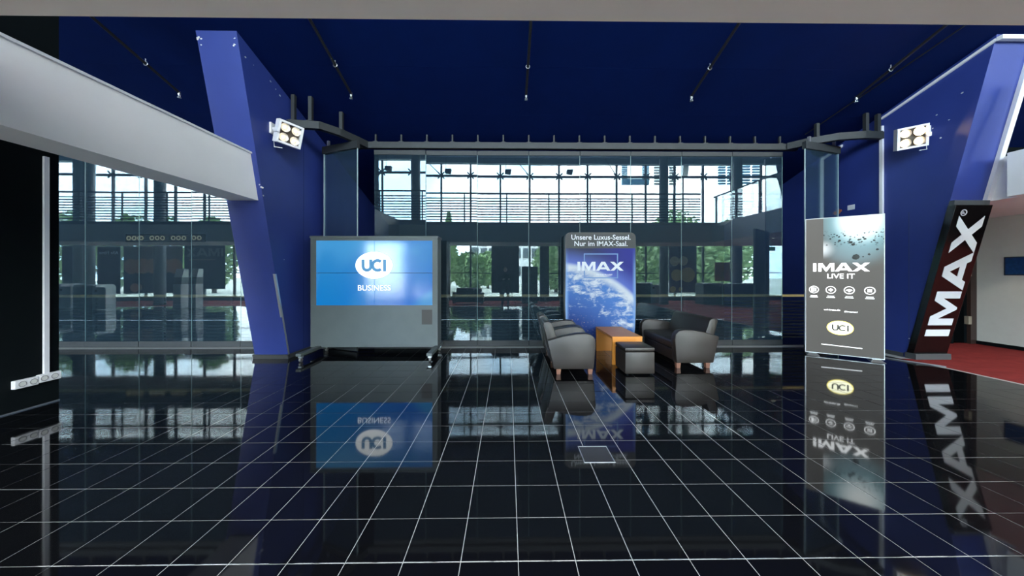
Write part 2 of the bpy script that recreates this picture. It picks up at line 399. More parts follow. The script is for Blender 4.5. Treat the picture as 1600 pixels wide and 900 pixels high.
# --- dark wall at the left edge, shell, doorway on the right
struct('wall_dark', MB().prism([(-0.15, 0), (3.87, 0), (3.87, ceil(3.87)), (-0.15, ceil(-0.15))], 'x', -5.6, -5.34), BLACK, 'matt black wall at the left edge of the view')
struct('baseboard_dark', MB().box(-5.34, -5.328, -0.1, 3.87, 0.0, 0.012), GALV, 'thin metal strip along the foot of the black wall')
struct('wall_back', MB().box(XL, XR, YB, YB + 0.2, 0, 4.6), mat('near black wall beyond', (0.008, 0.012, 0.02), 0.7), 'dark wall far behind the glass partition')
struct('wall_far_left', MB().prism([(YF, 0), (YB, 0), (YB, 4.5), (YF, 8.3)], 'x', XL - 0.2, XL), BLACK, 'dark end wall of the hall')
struct('wall_far_right', MB().prism([(YF, 0), (YB, 0), (YB, 4.5), (YF, 8.3)], 'x', XR, XR + 0.2), BLACK, 'dark end wall of the hall beyond the carpet')
struct('wall_door_side', MB().box(RX1, 9.55, 6.85, 7.0, 0, SB).box(RX1, XR, 6.85, 7.0, SB, ceil(6.9)), BLACK, 'black wall behind the upright sign')
struct('wall_white', MB().box(10.05, 10.3, 4.4, 7.6, 0, SB), mat('off white wall', (0.60, 0.62, 0.57), 0.6, noise=0.05), 'off white wall at the right edge of the view')
struct('baseboard_white', MB().box(10.035, 10.05, 4.4, 6.8, 0.0, 0.075), BLACK, 'black skirting of the off white wall')
d1 = thing('door_1', 'dark open doorway with brass hinges beyond the upright sign', None, (9.8, 6.85, 0), kind='structure')
MB().box(9.92, 10.05, 6.74, 6.86, 0, SB).build('door_frame', mat('dark brown frame', (0.035, 0.02, 0.016), 0.4), d1)
MB().box(9.55, 9.60, 6.78, 6.86, 0, SB).build('door_frame', BLACK, d1)
MB().box(9.86, 9.92, 6.80, 7.6, 0.02, SB - 0.02).build('door_leaf', BLACK, d1)
MB().box(9.5, 10.1, 7.9, 8.0, 0, SB).build('door_recess', BLACK, d1)
for h in (0.42, 1.45):
    MB().box(9.86, 9.93, 6.73, 6.80, h, h + 0.17).build('hinge', BRASS_HINGE, d1, 0.004)

# --- glass partition
def clear_back(p):            # only the front face of a pane carries the mirror coating and the dust
    p.data.materials.append(CLEARBACK)
    for f in p.data.polygons: f.material_index = 0 if f.normal.y < -0.7 else 1
def partition(root, edges, tilts, z0=0.015, z1=4.03):
    for k, (a, b) in enumerate(zip(edges, edges[1:])):
        tx, tz = tilts[k % len(tilts)]; cx = (a + b) / 2
        M = Matrix.Translation((cx, GY, 2)) @ Matrix.Rotation(math.radians(tz), 4, 'Z') @ Matrix.Rotation(math.radians(tx), 4, 'X')
        def part(name, m, parent, *bx):
            mb = MB().box(*bx); mb.v = [tuple(M @ Vector(q)) for q in mb.v]; return mb.build(name, m, parent)
        hw = (b - a) / 2 - 0.005
        p = part('pane', GLASS, root, -hw, hw, -0.006, 0.006, z0 + 0.115 - 2, z1 - 0.09 - 2)
        clear_back(p)
        part('top_rail', STEEL, p, -hw, hw, -0.02, 0.02, z1 - 0.09 - 2, z1 - 2)
        part('bottom_rail', STEEL, p, -hw, hw, -0.02, 0.02, z0 - 2, z0 + 0.115 - 2)
        part('edge_seal', EDGE, p, hw - 0.001, hw + 0.006, -0.007, 0.007, z0 + 0.12 - 2, z1 - 0.09 - 2)
def track(root, x0, x1, first, n, step):
    MB().box(x0, x1, GY - 0.045, GY + 0.045, 4.07, 4.20).build('track', STEEL, root, 0.006)
    for k in range(n):
        x = first + k * step
        if not (x0 < x < x1): continue
        MB().box(x - 0.045, x + 0.045, GY - 0.04, GY + 0.04, 4.20, 4.212).box(x - 0.014, x + 0.014, GY - 0.02, GY + 0.02, 4.212, ceil(GY) - 0.002).build('hanger', STEEL, root)
mg = thing('glass_partition', 'long frameless glass partition behind the seating and the video wall', 'glass partition', (1.4, GY, 0))
gx0, gx1 = at(585, 400, GY).x, at(1222, 400, GY).x
W8 = (gx1 - gx0) / 8
partition(mg, [gx0 + k * W8 for k in range(9)], [(0.42, 0.0), (0.02, 0.05), (-0.05, 0.0), (-0.08, -0.04), (-0.05, 0.03), (-0.06, 0.0), (-0.02, 0.05), (0.05, 0.0)])
track(mg, gx0 - 0.35, gx1 + 0.3, gx0 + 0.03, 18, 0.523)
sg = thing('glass_partition', 'glass partition left of the leaning blue pillar, beside the black wall', 'glass partition', (-7, GY, 0))
le = [LX0 - 0.03 - 0.94, at(300, 400, GY).x, at(218, 400, GY).x, at(134, 400, GY).x]
le = [LX0 - 0.03] + le + [le[-1] - 1.08, le[-1] - 2.16]
partition(sg, le[::-1], [(0.0, 0.05), (0.06, 0.0), (-0.05, 0.1), (0.0, -0.06), (0.04, 0.0)])
track(sg, le[-1], LX0 - 0.03, le[-1] + 0.2, 14, 0.523)
def swung(label, a, b):       # a parked pane standing at an angle
    a, b = Vector((a[0], a[1], 0)), Vector((b[0], b[1], 0)); L = (b - a).length; an = math.atan2(b.y - a.y, b.x - a.x)
    r = thing('glass_door', label, 'glass door', a, an, local=True)
    p = MB().box(0, L, -0.006, 0.006, 0.13, 3.92).build('pane', GLASS2, r); clear_back(p)
    MB().box(-0.02, L + 0.02, -0.035, 0.035, 3.92, 4.06).build('top_rail', STEEL, r)
    MB().box(0, L, -0.02, 0.02, 0.015, 0.13).build('bottom_rail', STEEL, r)
    for x in (0.0, L):
        MB().box(x - 0.006, x + 0.006, -0.009, 0.009, 0.13, 3.92).build('edge_seal', mat('bright glass edge', (0.30, 0.38, 0.40), 0.2), p)
    for x in (0.12, L - 0.12):
        MB().box(x - 0.02, x + 0.02, -0.02, 0.02, 4.06, 4.17).build('hanger', GALV, r)
swung('glass panel standing askew beside the left blue wall, behind the video wall', (-3.72, 6.52), (-2.90, 6.2))
swung('glass panel standing askew behind the tall display on the right', (5.74, 6.12), (6.66, 6.38))
def side_track(label, pts, posts):
    r = thing('door_track', label, 'track', (pts[0][0], pts[0][1], 4.1))
    mb = MB()
    for a, b in zip(pts, pts[1:]):
        d = Vector((b[0] - a[0], b[1] - a[1], 0)).normalized(); n = Vector((-d.y, d.x, 0)) * 0.045; a3, b3 = Vector((*a, 0)) - d * 0.015, Vector((*b, 0)) + d * 0.015
        q = lambda c, z: [(c - n).xyz + Vector((0, 0, z)), (c + n).xyz + Vector((0, 0, z))]
        mb.hull8([*q(a3, 4.07), *reversed(q(a3, 4.20))], [*q(b3, 4.07), *reversed(q(b3, 4.20))])
    mb.build('rail', STEEL, r)
    for x, y in posts:
        MB().box(x - 0.03, x + 0.03, y - 0.03, y + 0.03, 4.2, ceil(y) - 0.002).box(x - 0.05, x + 0.05, y - 0.05, y + 0.05, 4.2, 4.21).build('post', STEEL, r)
side_track('curved steel track on the ceiling beside the left spotlight', [(-3.86, 5.68), (-3.36, 5.74), (-3.15, 6.0), (-2.98, 6.35), (-2.9, 6.55)], [(-3.78, 5.69), (-3.5, 5.72), (-3.13, 6.05)])
side_track('curved steel track on the ceiling beside the right spotlight', [(7.11, 6.02), (6.75, 6.0), (6.35, 6.08), (5.98, 6.33), (5.80, 6.55)], [(7.05, 6.02), (6.8, 6.0), (6.1, 6.25)])

# --- slatted balustrade with brass handrail behind the glass
for x0, x1, lab in ((LX1 + 0.05, RX0 - 0.08, 'slatted steel balustrade with brass handrail behind the long glass partition'), (-12.0, LX0 - 0.05, 'slatted steel balustrade with brass handrail behind the left glass')):
    r = thing('balustrade', lab, 'railing', ((x0 + x1) / 2, 7.05, 0))
    for k in range(12):
        z = 0.10 + 0.072 * k
        MB().box(x0, x1, 7.03, 7.07, z - 0.012, z + 0.012).build('slat', mat('slat steel', (0.016, 0.017, 0.016), 0.4, 0.0) if k == 0 and x0 > -5 else bpy.data.materials['slat steel'], r)
    MB().tube([(x0, 7.02, 1.02), (x1, 7.02, 1.02)], 0.032, 12).build('handrail', GOLD, r, smooth=True)
    n = int((x1 - x0) / 1.4)
    for k in range(n + 1):
        x = x0 + 0.05 + (x1 - x0 - 0.1) * k / n
        MB().box(x - 0.02, x + 0.02, 7.075, 7.11, 0, 1.0).build('post', DARKGREY, r)

# ================================================================== things in view
# --- video wall on casters
vx0, vx1 = at(485, 400, 6.02).x, at(684, 400, 6.02).x
vz1 = 2.21
v = thing('video_wall', 'grey video wall cabinet on casters with a blue screen reading UCI BUSINESS', 'video wall', ((vx0 + vx1) / 2, 6.15, 0))
FY = 6.02
sx0, sx1 = at(494, 400, FY).x, at(675.5, 400, FY).x
sz0, sz1 = at(600, 477, FY).z, at(600, 376, FY).z
MB().box(vx0, vx1, FY + 0.05, FY + 0.30, 0.13, vz1 - 0.04).build('body', CABGREY, v, 0.004)
MB().box(vx0, vx1, FY, FY + 0.05, 0.13, sz0).build('lower_panel', CABGREY, v, 0.003)
MB().box(vx0, sx0, FY, FY + 0.05, sz0, vz1 - 0.04).build('side_frame', CABGREY, v, 0.003)
MB().box(sx1, vx1, FY, FY + 0.05, sz0, vz1 - 0.04).build('side_frame', CABGREY, v, 0.003)
MB().box(vx0 - 0.01, vx1 + 0.01, FY - 0.01, FY + 0.32, vz1 - 0.04, vz1).build('top_frame', CABGREY, v, 0.003)
MB().box(sx0, sx1, FY + 0.005, FY + 0.05, sz1, vz1 - 0.04).build('head_strip', CABGREY, v)
hx = at(659, 400, FY).x
MB().box(hx, hx + 0.195, FY - 0.004, FY, at(600, 507, FY).z, at(600, 484, FY).z).build('vent_plate', mat('brown grey plate', (0.035, 0.03, 0.028), 0.5), v)
g = NG('blue screen picture')
mx_, mz_ = (sx0 + sx1) / 2, (sz0 + sz1) / 2
t = g.step(g.z, sz0, sz1)
base = g.mix(g.step(g.x, sx0, sx1), (0.0, 0.24, 0.70), (0.0, 0.16, 0.75))
soft = g.noise(1.1, 1, 0.4)
base = g.mix(g.step(soft, 0.45, 0.62), base, (0.04, 0.34, 0.80))
base = g.mix(g.op('MULTIPLY', t, 0.35), base, (0.10, 0.45, 0.80))
g.put(g.b.inputs['Base Color'], (0.01, 0.015, 0.03)); g.b.inputs['Roughness'].default_value = 0.12; g.b.inputs['IOR'].default_value = 1.7
g.put(g.b.inputs['Emission Color'], base); g.b.inputs['Emission Strength'].default_value = 0.64
SCREEN = g.m
for a, b in ((sx0, mx_ - 0.004), (mx_ + 0.004, sx1)):
    for c, d in ((sz0, mz_ - 0.004), (mz_ + 0.004, sz1)):
        MB().box(a, b, FY + 0.004, FY + 0.04, c, d).build('screen', SCREEN, v)
M = plane_at((at(584.5, 414.5, FY).x, FY - 0.003, at(584.5, 414.5, FY).z))
flat('emblem', [ellipse(0, 0, 0.345, 0.25)], WGLOW, v, M, 0.002)
LOGOBLUE = mat('screen blue lettering', (0.02, 0.10, 0.2), 0.4, emit=(0.045, 0.17, 0.33), es=1.0)
u, w = uci(0.25)
flat('emblem_lettering', xf(u, 0.225, -0.225, -0.115), LOGOBLUE, v, plane_at((M[0][3], FY - 0.006, M[2][3])), 0.002)
text('screen_lettering', 'BUSINESS', 0.15, WGLOW, v, plane_at((at(584.5, 453, FY).x, FY - 0.004, at(584.5, 454, FY).z)), -0.003)
WHEEL = mat('grey caster rubber', (0.12, 0.12, 0.12), 0.5)
for x in (at(470, 560, 5.5).x, at(672, 560, 5.5).x):
    leg = MB().box(x - 0.045, x + 0.045, 5.43, 6.36, 0.105, 0.155).build('foot', CABGREY, v, 0.006)
    for y in (5.5, 6.28):
        MB().tube([(x - 0.016, y, 0.036), (x + 0.016, y, 0.036)], 0.036, 14).build('caster', WHEEL, leg)
        MB().box(x - 0.028, x + 0.028, y - 0.03, y + 0.03, 0.07, 0.105).build('caster_fork', GALV, leg)

# --- seating
def armchair(label, loc, rz, width=0.76, group=None, name='armchair', cat='armchair', cushions=1):
    r = thing(name, label, cat, loc, rz, group, local=True)     # faces local +x, width along y from 0
    prof = [(0.06, 0.085), (0.655, 0.085), (0.685, 0.45), (0.67, 0.54), (0.62, 0.595), (0.53, 0.615), (0.40, 0.61), (0.20, 0.575), (-0.035, 0.505)]
    aw = 0.13
    for y in (0, width - aw):
        MB().prism(prof, 'y', y, y + aw).build('arm', LEATHER, r, 0.016, smooth=True)
    MB().prism([(0.07, 0.085), (0.22, 0.085), (0.16, 0.42), (0.05, 0.75), (-0.01, 0.785), (-0.08, 0.77), (-0.09, 0.73), (0.0, 0.40)], 'y', aw - 0.02, width - aw + 0.02).build('backrest', LEATHER, r, 0.02, smooth=True)
    MB().box(0.08, 0.635, aw - 0.01, width - aw + 0.01, 0.09, 0.27).build('base', LEATHER, r, 0.012)
    cw = (width - 2 * aw) / cushions
    for k in range(cushions):
        MB().box(0.15, 0.655, aw + cw * k + 0.004, aw + cw * (k + 1) - 0.004, 0.27, 0.42).build('seat_cushion', LEATHER, r, 0.035, smooth=True, seg=3)
    for x in (0.10, 0.575):
        for y in (0.03, width - 0.09):
            MB().hull8([(x + 0.008, y + 0.008, 0), (x + 0.062, y + 0.008, 0), (x + 0.062, y + 0.06, 0), (x + 0.008, y + 0.06, 0)],
                       [(x, y, 0.09), (x + 0.07, y, 0.09), (x + 0.07, y + 0.065, 0.09), (x, y + 0.065, 0.09)]).build('leg', WOODLEG, r)
    return r
a0 = fl(866, 585)
armchair('dark leather armchair nearest the camera, left of the orange table', (0.62, 4.73, 0), 0, 0.74, 'dark leather armchairs left of the table')
armchair('dark leather armchair behind the nearest armchair, close to the glass', (0.635, 5.49, 0), math.radians(0.5), 0.74, 'dark leather armchairs left of the table')
armchair('dark leather two-seat sofa right of the orange table, facing left', (3.30, 6.38, 0), PI + math.radians(1), 1.34, None, 'sofa', 'sofa', 1)

tb = thing('coffee_table', 'low orange wooden table with panel ends between armchairs and sofa', 'table', (1.96, 5.75, 0))
tx0, tx1, ty0, ty1, tz = 1.72, 2.22, 5.26, 6.26, 0.465
MB().box(tx0, tx1, ty0, ty1, tz - 0.04, tz).build('tabletop', ORANGE, tb, 0.003)
for y in (ty0, ty1 - 0.04):
    MB().box(tx0 + 0.001, tx1 - 0.001, y + 0.001, y + 0.039, 0, tz - 0.04).build('end_panel', ORANGE, tb, 0.002)
ot = thing('ottoman', 'dark leather cube ottoman in front of the orange table', 'ottoman', (1.95, 4.93, 0))
MB().box(1.73, 2.17, 4.70, 5.15, 0.02, 0.345).build('body', LEATHER, ot, 0.018, smooth=True)
MB().box(1.728, 2.172, 4.698, 5.152, 0.35, 0.41).build('top_cushion', LEATHER, ot, 0.02, smooth=True)
for x in (1.76, 2.11):
    for y in (4.73, 5.09):
        MB().box(x, x + 0.03, y, y + 0.03, 0, 0.02).build('leg', BLACK, ot)

# --- standee with a planet
eY = 6.28
ex0, ex1 = at(882, 400, eY).x, at(994.5, 400, eY).x; ecx = (ex0 + ex1) / 2; ew = (ex1 - ex0) / 2
ezt = at(900, 363, eY).z
e = thing('advertising_standee', 'tall rounded advertising standee with blue planet, reading Unsere Luxus-Sessel', 'standee', (ecx, eY, 0), local=True)
def outline(k, bulge=1.0):
    pts = [(0.60, 0.0)] + [(0.66, 0.15), (0.69, 0.45), (0.705, 0.9), (0.70, 1.4), (0.695, 1.9), (0.695, ezt - 0.10)] + [(0.695 - 0.10 + 0.10 * math.cos(q), ezt - 0.10 + 0.10 * math.sin(q)) for q in (0.4, 0.8, 1.2, PI / 2)]
    s = ew / 0.705
    pts = [(p[0] * s * k, p[1]) for p in pts]
    return pts + [(-p[0], p[1]) for p in reversed(pts)]
MB().prism(outline(1.0), 'y', 0.0, 0.16).build('body', DARKGREY, e, 0.01)
g = NG('planet print')
R_ = g.op('SUBTRACT', 2.16, g.dist(-0.9, -0.5))
n1 = g.noise(2.6, 8, 0.66, (1.0, 1.0, 2.0), 0.8); n2 = g.noise(7.0, 6, 0.7, (1, 1, 1.7), 0.4)
sky_ = g.mix(g.step(g.x, -0.5, 0.6), (0.035, 0.042, 0.065), (0.04, 0.045, 0.36))
sky_ = g.mix(g.step(R_, -0.45, 0.02), sky_, (0.16, 0.24, 0.80))
sky_ = g.mix(g.step(R_, -0.10, 0.0), sky_, (0.85, 0.92, 1.0))
cl = g.op('ADD', g.op('MULTIPLY', n1, 0.75), g.op('MULTIPLY', n2, 0.45))
cl = g.op('SUBTRACT', cl, g.op('MULTIPLY', g.step(R_, 0.1, 1.1), 0.20))
sea = g.mix(g.step(R_, 0.0, 1.3), (0.10, 0.28, 0.75), (0.008, 0.035, 0.24))
land = g.mix(g.step(cl, 0.515, 0.70), sea, (0.92, 0.95, 1.0))
land = g.mix(g.op('MULTIPLY', g.step(R_, 0.16, 0.0), 0.85), land, (0.95, 0.97, 1.0))
city = g.op('MULTIPLY', g.step(g.noise(26, 3, 0.7), 0.60, 0.68), g.step(g.dist(-0.45, 0.42, 1.0, 1.3), 0.5, 0.05))
land = g.mix(city, land, (1.0, 0.62, 0.40))
land = g.mix(g.step(g.z, 0.55, 0.0), land, (0.02, 0.05, 0.20))
pic = g.mix(g.step(R_, -0.005, 0.01), sky_, land)
rim = g.op('ABSOLUTE', g.x); pic = g.mix(g.op('MULTIPLY', g.step(rim, ew * 0.86, ew * 0.97), g.step(g.z, 2.1, 1.4)), pic, (0.30, 0.52, 0.95))
g.put(g.b.inputs['Base Color'], g.mix(0.38, pic, (0.0, 0.0, 0.0))); g.b.inputs['Specular IOR Level'].default_value = 0.15; g.b.inputs['Roughness'].default_value = 0.4
zt = at(900, 388, eY).z
op = [p for p in outline(0.975) if p[1] <= 1.95]
half = [p for p in op if p[0] > 0]; half = half + [(half[-1][0], zt)]
MB().prism(half + [(-p[0], p[1]) for p in reversed(half)], 'y', -0.006, -0.0005).build('picture', g.m, e)
MB().prism([(half[-1][0], zt + 0.002)] + [p for p in outline(0.985) if p[1] > ezt - 0.11] + [(-half[-1][0], zt + 0.002)], 'y', -0.005, -0.0005).build('header', mat('charcoal print', (0.03, 0.032, 0.034), 0.5), e)
eM = lambda px, py, d: plane_at((at(px, py, eY).x - ecx, -d, at(px, py, eY).z))
text('header_lettering', 'Unsere Luxus-Sessel.', 0.138, WTEXT, e, eM(938.5, 374.5, 0.012), 0.008)
text('header_lettering', 'Nur im IMAX-Saal.', 0.138, WTEXT, e, eM(938.5, 384.5, 0.012), 0.008)
FRAMEBLUE = mat('pale blue print', (0.13, 0.24, 0.48), 0.5)
fx0, fx1, fz0, fz1 = at(912, 400, eY).x - ecx, at(965.5, 400, eY).x - ecx, at(900, 435, eY).z, at(900, 396, eY).z
mb = MB()
for a, b, c, d in ((fx0, fx1, fz0, fz0 + 0.022), (fx0, fx1, fz1 - 0.022, fz1), (fx0, fx0 + 0.022, fz0 + 0.022, fz1 - 0.022), (fx1 - 0.022, fx1, fz0 + 0.022, fz1 - 0.022)): mb.box(a, b, -0.011, -0.007, c, d)
mb.build('picture_frame_line', FRAMEBLUE, e)
im, iw = imax()
hh = at(900, 409, eY).z - at(900, 423, eY).z; ww = (at(974, 400, eY).x - at(902, 400, eY).x)
flat('picture_lettering', xf(im, hh, 0, 0, ww / iw), WTEXT, e, eM(902, 423, 0.018), 0.004)
text('picture_lettering', 'TO THE FULLEST', 0.042, WTEXT, e, eM(944, 430.5, 0.016), 0.02)

# --- tall luminous display on the right
p0, p1 = fl(1258, 552.5), fl(1383, 566)
an = math.atan2(p1.y - p0.y, p1.x - p0.x); PW = (p1 - p0).length; PH = 2.53
d = thing('display_stand', 'tall luminous poster display reading IMAX LIVE IT, in front of the blue wall', 'display', p0, an, local=True)
MB().box(0, PW, 0.0, 0.045, 0.035, PH).build('housing', mat('silver display edge', (0.5, 0.52, 0.52), 0.35, 0.6), d, 0.004)
g = NG('luminous space poster')
gr = g.mix(g.step(g.z, 0.0, PH), (0.115, 0.115, 0.108), (0.175, 0.175, 0.165))
inx = g.step(g.x, 0.245, 0.25)
glow = g.op('MULTIPLY', g.step(g.dist(0.72, 2.48, 1.0, 0.72), 0.68, 0.08), inx)
c1 = g.mix(glow, gr, (0.40, 0.85, 0.98))
c1 = g.mix(g.op('MULTIPLY', g.step(g.dist(0.72, 2.45, 1.25, 1.0), 0.50, 0.05), inx), c1, (1.9, 2.1, 2.1))
c1 = g.mix(g.op('MULTIPLY', g.step(g.dist(0.24, 1.95, 1.0, 1.0), 0.20, 0.0), g.step(g.x, 0.243, 0.25)), c1, (1.0, 1.1, 1.15))
vd, vc = g.voronoi(24.0)
belt = g.op('MULTIPLY', g.step(g.op('ABSOLUTE', g.op('SUBTRACT', g.z, g.op('ADD', 2.12, g.op('MULTIPLY', g.x, 0.02)))), 0.20, 0.05), inx)
rk = g.op('MULTIPLY', g.step(vd, 0.36, 0.30), g.step(g.noise(9, 2), 0.44, 0.52))
c1 = g.mix(g.op('MULTIPLY', rk, belt), c1, (0.05, 0.075, 0.085))
haze = g.op('MULTIPLY', g.step(g.dist(0.6, 1.88, 1.0, 1.6), 0.45, 0.1), inx)
c1 = g.mix(g.op('MULTIPLY', haze, 0.45), c1, (0.33, 0.50, 0.58))
g.put(g.b.inputs['Base Color'], (0.02, 0.02, 0.02)); g.b.inputs['Roughness'].default_value = 0.35; g.b.inputs['Specular IOR Level'].default_value = 0.08
g.put(g.b.inputs['Emission Color'], c1); g.b.inputs['Emission Strength'].default_value = 0.82
MB().box(0.012, PW - 0.012, -0.004, -0.0005, 0.05, PH - 0.012).build('picture', g.m, d)
ROCK = mat('asteroid print', (0.05, 0.06, 0.06), 0.6)
for cx, cz, r in ((0.66, 1.80, 0.055), (0.63, 2.02, 0.03), (0.60, 2.06, 0.028), (0.46, 2.1, 0.022), (0.82, 1.84, 0.02), (0.77, 2.11, 0.022), (0.92, 1.92, 0.022), (0.88, 2.08, 0.018), (0.70, 2.1, 0.02), (0.40, 2.03, 0.012), (0.75, 1.8, 0.014)):
    MB().prism([(cx + r * random.uniform(0.7, 1.1) * math.cos(q), cz + r * random.uniform(0.6, 1.0) * math.sin(q)) for q in [2 * PI * k / 9 for k in range(9)]], 'y', -0.006, -0.0045).build('asteroid_print', ROCK, d)
DM = lambda x, z, dd=0.009: plane_at((x, -dd, z))
u0, u1 = 0.11, 0.83
flat('lettering', xf(im, 0.15, 0, 0, (u1 - u0) / iw), mat('bright white glow', (0.9, 0.9, 0.9), 0.4, emit=(1, 1, 1), es=1.5), d, DM(u0, 1.545))
BWG = bpy.data.materials['bright white glow']
text('lettering', 'LIVE IT', 0.12, BWG, d, DM(0.47, 1.42), 0.012)
for k, cx in enumerate((0.12, 0.345, 0.58, 0.83)):
    polys = ring(cx, 1.21, 0.062, 0.011)
    if k == 0: polys += [[(cx - 0.035, 1.175), (cx, 1.175), (cx, 1.25), (cx - 0.035, 1.25)], [(cx + 0.01, 1.175), (cx + 0.018, 1.175), (cx + 0.018, 1.25), (cx + 0.01, 1.25)], [(cx + 0.027, 1.18), (cx + 0.034, 1.18), (cx + 0.034, 1.24), (cx + 0.027, 1.24)]]
    if k == 1: polys += [[(cx + s * 0.013 - 0.004, 1.21 - h), (cx + s * 0.013 + 0.004, 1.21 - h), (cx + s * 0.013 + 0.004, 1.21 + h), (cx + s * 0.013 - 0.004, 1.21 + h)] for s, h in ((-2, 0.012), (-1, 0.022), (0, 0.03), (1, 0.024), (2, 0.012))]
    if k == 2: polys += stroke(arc(cx, 1.185, 0.025, 20, 160, 8), 0.009) + stroke(arc(cx, 1.185, 0.042, 20, 160, 8), 0.008) + [ellipse(cx, 1.187, 0.012, 0.012, 10)]
    if k == 3: polys += [[(cx - 0.028 + 0.02 * i, 1.182 + 0.02 * j), (cx - 0.014 + 0.02 * i, 1.182 + 0.02 * j), (cx - 0.014 + 0.02 * i, 1.196 + 0.02 * j), (cx - 0.028 + 0.02 * i, 1.196 + 0.02 * j)] for i in range(3) for j in range(3)]
    flat('icon', polys, BWG, d, DM(0, 0), 0.003)
    flat('icon_caption', [[(cx - w_, z_), (cx + w_, z_), (cx + w_, z_ + 0.014), (cx - w_, z_ + 0.014)] for w_, z_ in ((0.045, 1.09), (0.055, 1.066))], WGLOW, d, DM(0, 0), 0.003)
text('lettering', 'uci-imax.de', 0.046, BWG, d, DM(0.36, 0.835), 0.01)
text('lettering', '#imaxuci', 0.046, WGLOW, d, DM(0.60, 0.815), 0.01)
YEL = mat('glowing yellow rim', (0.9, 0.8, 0.2), 0.4, emit=(1.0, 0.80, 0.10), es=1.6)
flat('emblem_rim', [ellipse(0.465, 0.53, 0.172, 0.128)], YEL, d, DM(0, 0, 0.007), 0.002)
flat('emblem', [ellipse(0.465, 0.53, 0.160, 0.116)], mat('glowing cream', (0.9, 0.9, 0.7), 0.4, emit=(1.0, 0.95, 0.62), es=1.7), d, DM(0, 0, 0.010), 0.002)
u, w = uci(0.2)
flat('emblem_lettering', xf(u, 0.11, 0.465 - 0.109, 0.475, 0.11), mat('dark lettering', (0.05, 0.05, 0.05), 0.5), d, DM(0, 0, 0.014), 0.002)
flat('lettering', [[(0.22, 0.205), (0.74, 0.19), (0.74, 0.203), (0.22, 0.218)]], WGLOW, d, DM(0, 0), 0.003)
for x in (0.06, PW - 0.14):
    MB().raw([(x - 0.05, -0.12, 0), (x + 0.13, -0.12, 0), (x + 0.13, 0.16, 0), (x - 0.05, 0.16, 0), (x - 0.01, -0.05, 0.035), (x + 0.09, -0.05, 0.035), (x + 0.09, 0.09, 0.035), (x - 0.01, 0.09, 0.035)],
             [(0, 3, 2, 1), (4, 5, 6, 7), (0, 1, 5, 4), (1, 2, 6, 5), (2, 3, 7, 6), (3, 0, 4, 7)]).build('foot', GALV, d)
# --- small stickers on the blue wall
s1 = on_x(1330, 324, RX0)
tag(MB().box(RX0 - 0.004, RX0 - 0.0005, s1.y - 0.07, s1.y + 0.07, s1.z - 0.05, s1.z + 0.05).build('notice_sticker', WTEXT), 'small white notice sticker on the blue wall above the tall display', 'sticker')
s2 = on_x(1308, 331, RX0 - 0.02)
mb = MB()
for k in range(9):
    y, z, r = s2.y + random.uniform(-0.07, 0.07), s2.z + random.uniform(-0.06, 0.06), random.uniform(0.02, 0.045)
    mb.prism([(y + r * math.cos(q) * random.uniform(0.6, 1), z + r * math.sin(q)) for q in [2 * PI * i / 7 for i in range(7)]], 'x', RX0 - 0.004, RX0 - 0.0005)
tag(mb.build('torn_sticker', mat('orange paper', (0.65, 0.2, 0.08), 0.7)), 'torn orange sticker on the blue wall above the tall display', 'sticker')

# --- upright IMAX sign leaning with the right pillar
sg_ = thing('upright_sign', 'black upright sign with vertical white IMAX lettering on the leaning pillar', 'sign', (7.45, 5.5, 0))
sh0, sh1 = 0.10, 2.60
def sl(h, off): return 5.66 - 0.213 * h - off
MB().hull8([(RX0 - 0.02, sl(sh0, 0.10), sh0), (RX1 - 0.02, sl(sh0, 0.10), sh0), (RX1 - 0.02, sl(sh0, 0.0), sh0), (RX0 - 0.02, sl(sh0, 0.0), sh0)],
           [(RX0 - 0.02, sl(sh1, 0.10), sh1), (RX1 - 0.02, sl(sh1, 0.10), sh1), (RX1 - 0.02, sl(sh1, 0.0), sh1), (RX0 - 0.02, sl(sh1, 0.0), sh1)]).build('face', SIGNBLACK, sg_, 0.004)
MB().box(RX0 - 0.03, RX1 - 0.0, 5.50, 5.66, 0, 0.10).build('plinth', DARKGREY, sg_, 0.004)
MB().hull8([(RX0 - 0.01, sl(sh1, 0.07), sh1), (RX1 - 0.03, sl(sh1, 0.07), sh1), (RX1 - 0.03, sl(sh1, 0.0), sh1), (RX0 - 0.01, sl(sh1, 0.0), sh1)],
           [(RX0 - 0.01, sl(sh1 + 0.08, 0.06), sh1 + 0.08), (RX1 - 0.03, sl(sh1 + 0.08, 0.06), sh1 + 0.08), (RX1 - 0.03, sl(sh1 + 0.08, 0.0), sh1 + 0.08), (RX0 - 0.01, sl(sh1 + 0.08, 0.0), sh1 + 0.08)]).build('top_cap', DARKGREY, sg_)
up = Vector((0, -0.213, 1)).normalized()
Ms = plane_at((RX1 - 0.10, sl(0.42, 0.104), 0.42), up, (-1, 0, 0))     # letters climb the sign
LL = (2.43 - 0.42) * math.sqrt(1 + 0.213 ** 2)
flat('lettering', xf(im, 0.42, 0, 0, LL / iw), WTEXT, sg_, Ms, 0.004)
flat('registered_mark', ring(LL + 0.05, 0.36, 0.045, 0.012) + stroke([(LL + 0.035, 0.335), (LL + 0.035, 0.385), (LL + 0.06, 0.385), (LL + 0.065, 0.37), (LL + 0.055, 0.36), (LL + 0.035, 0.36)], 0.01), WTEXT, sg_, Ms, 0.004)

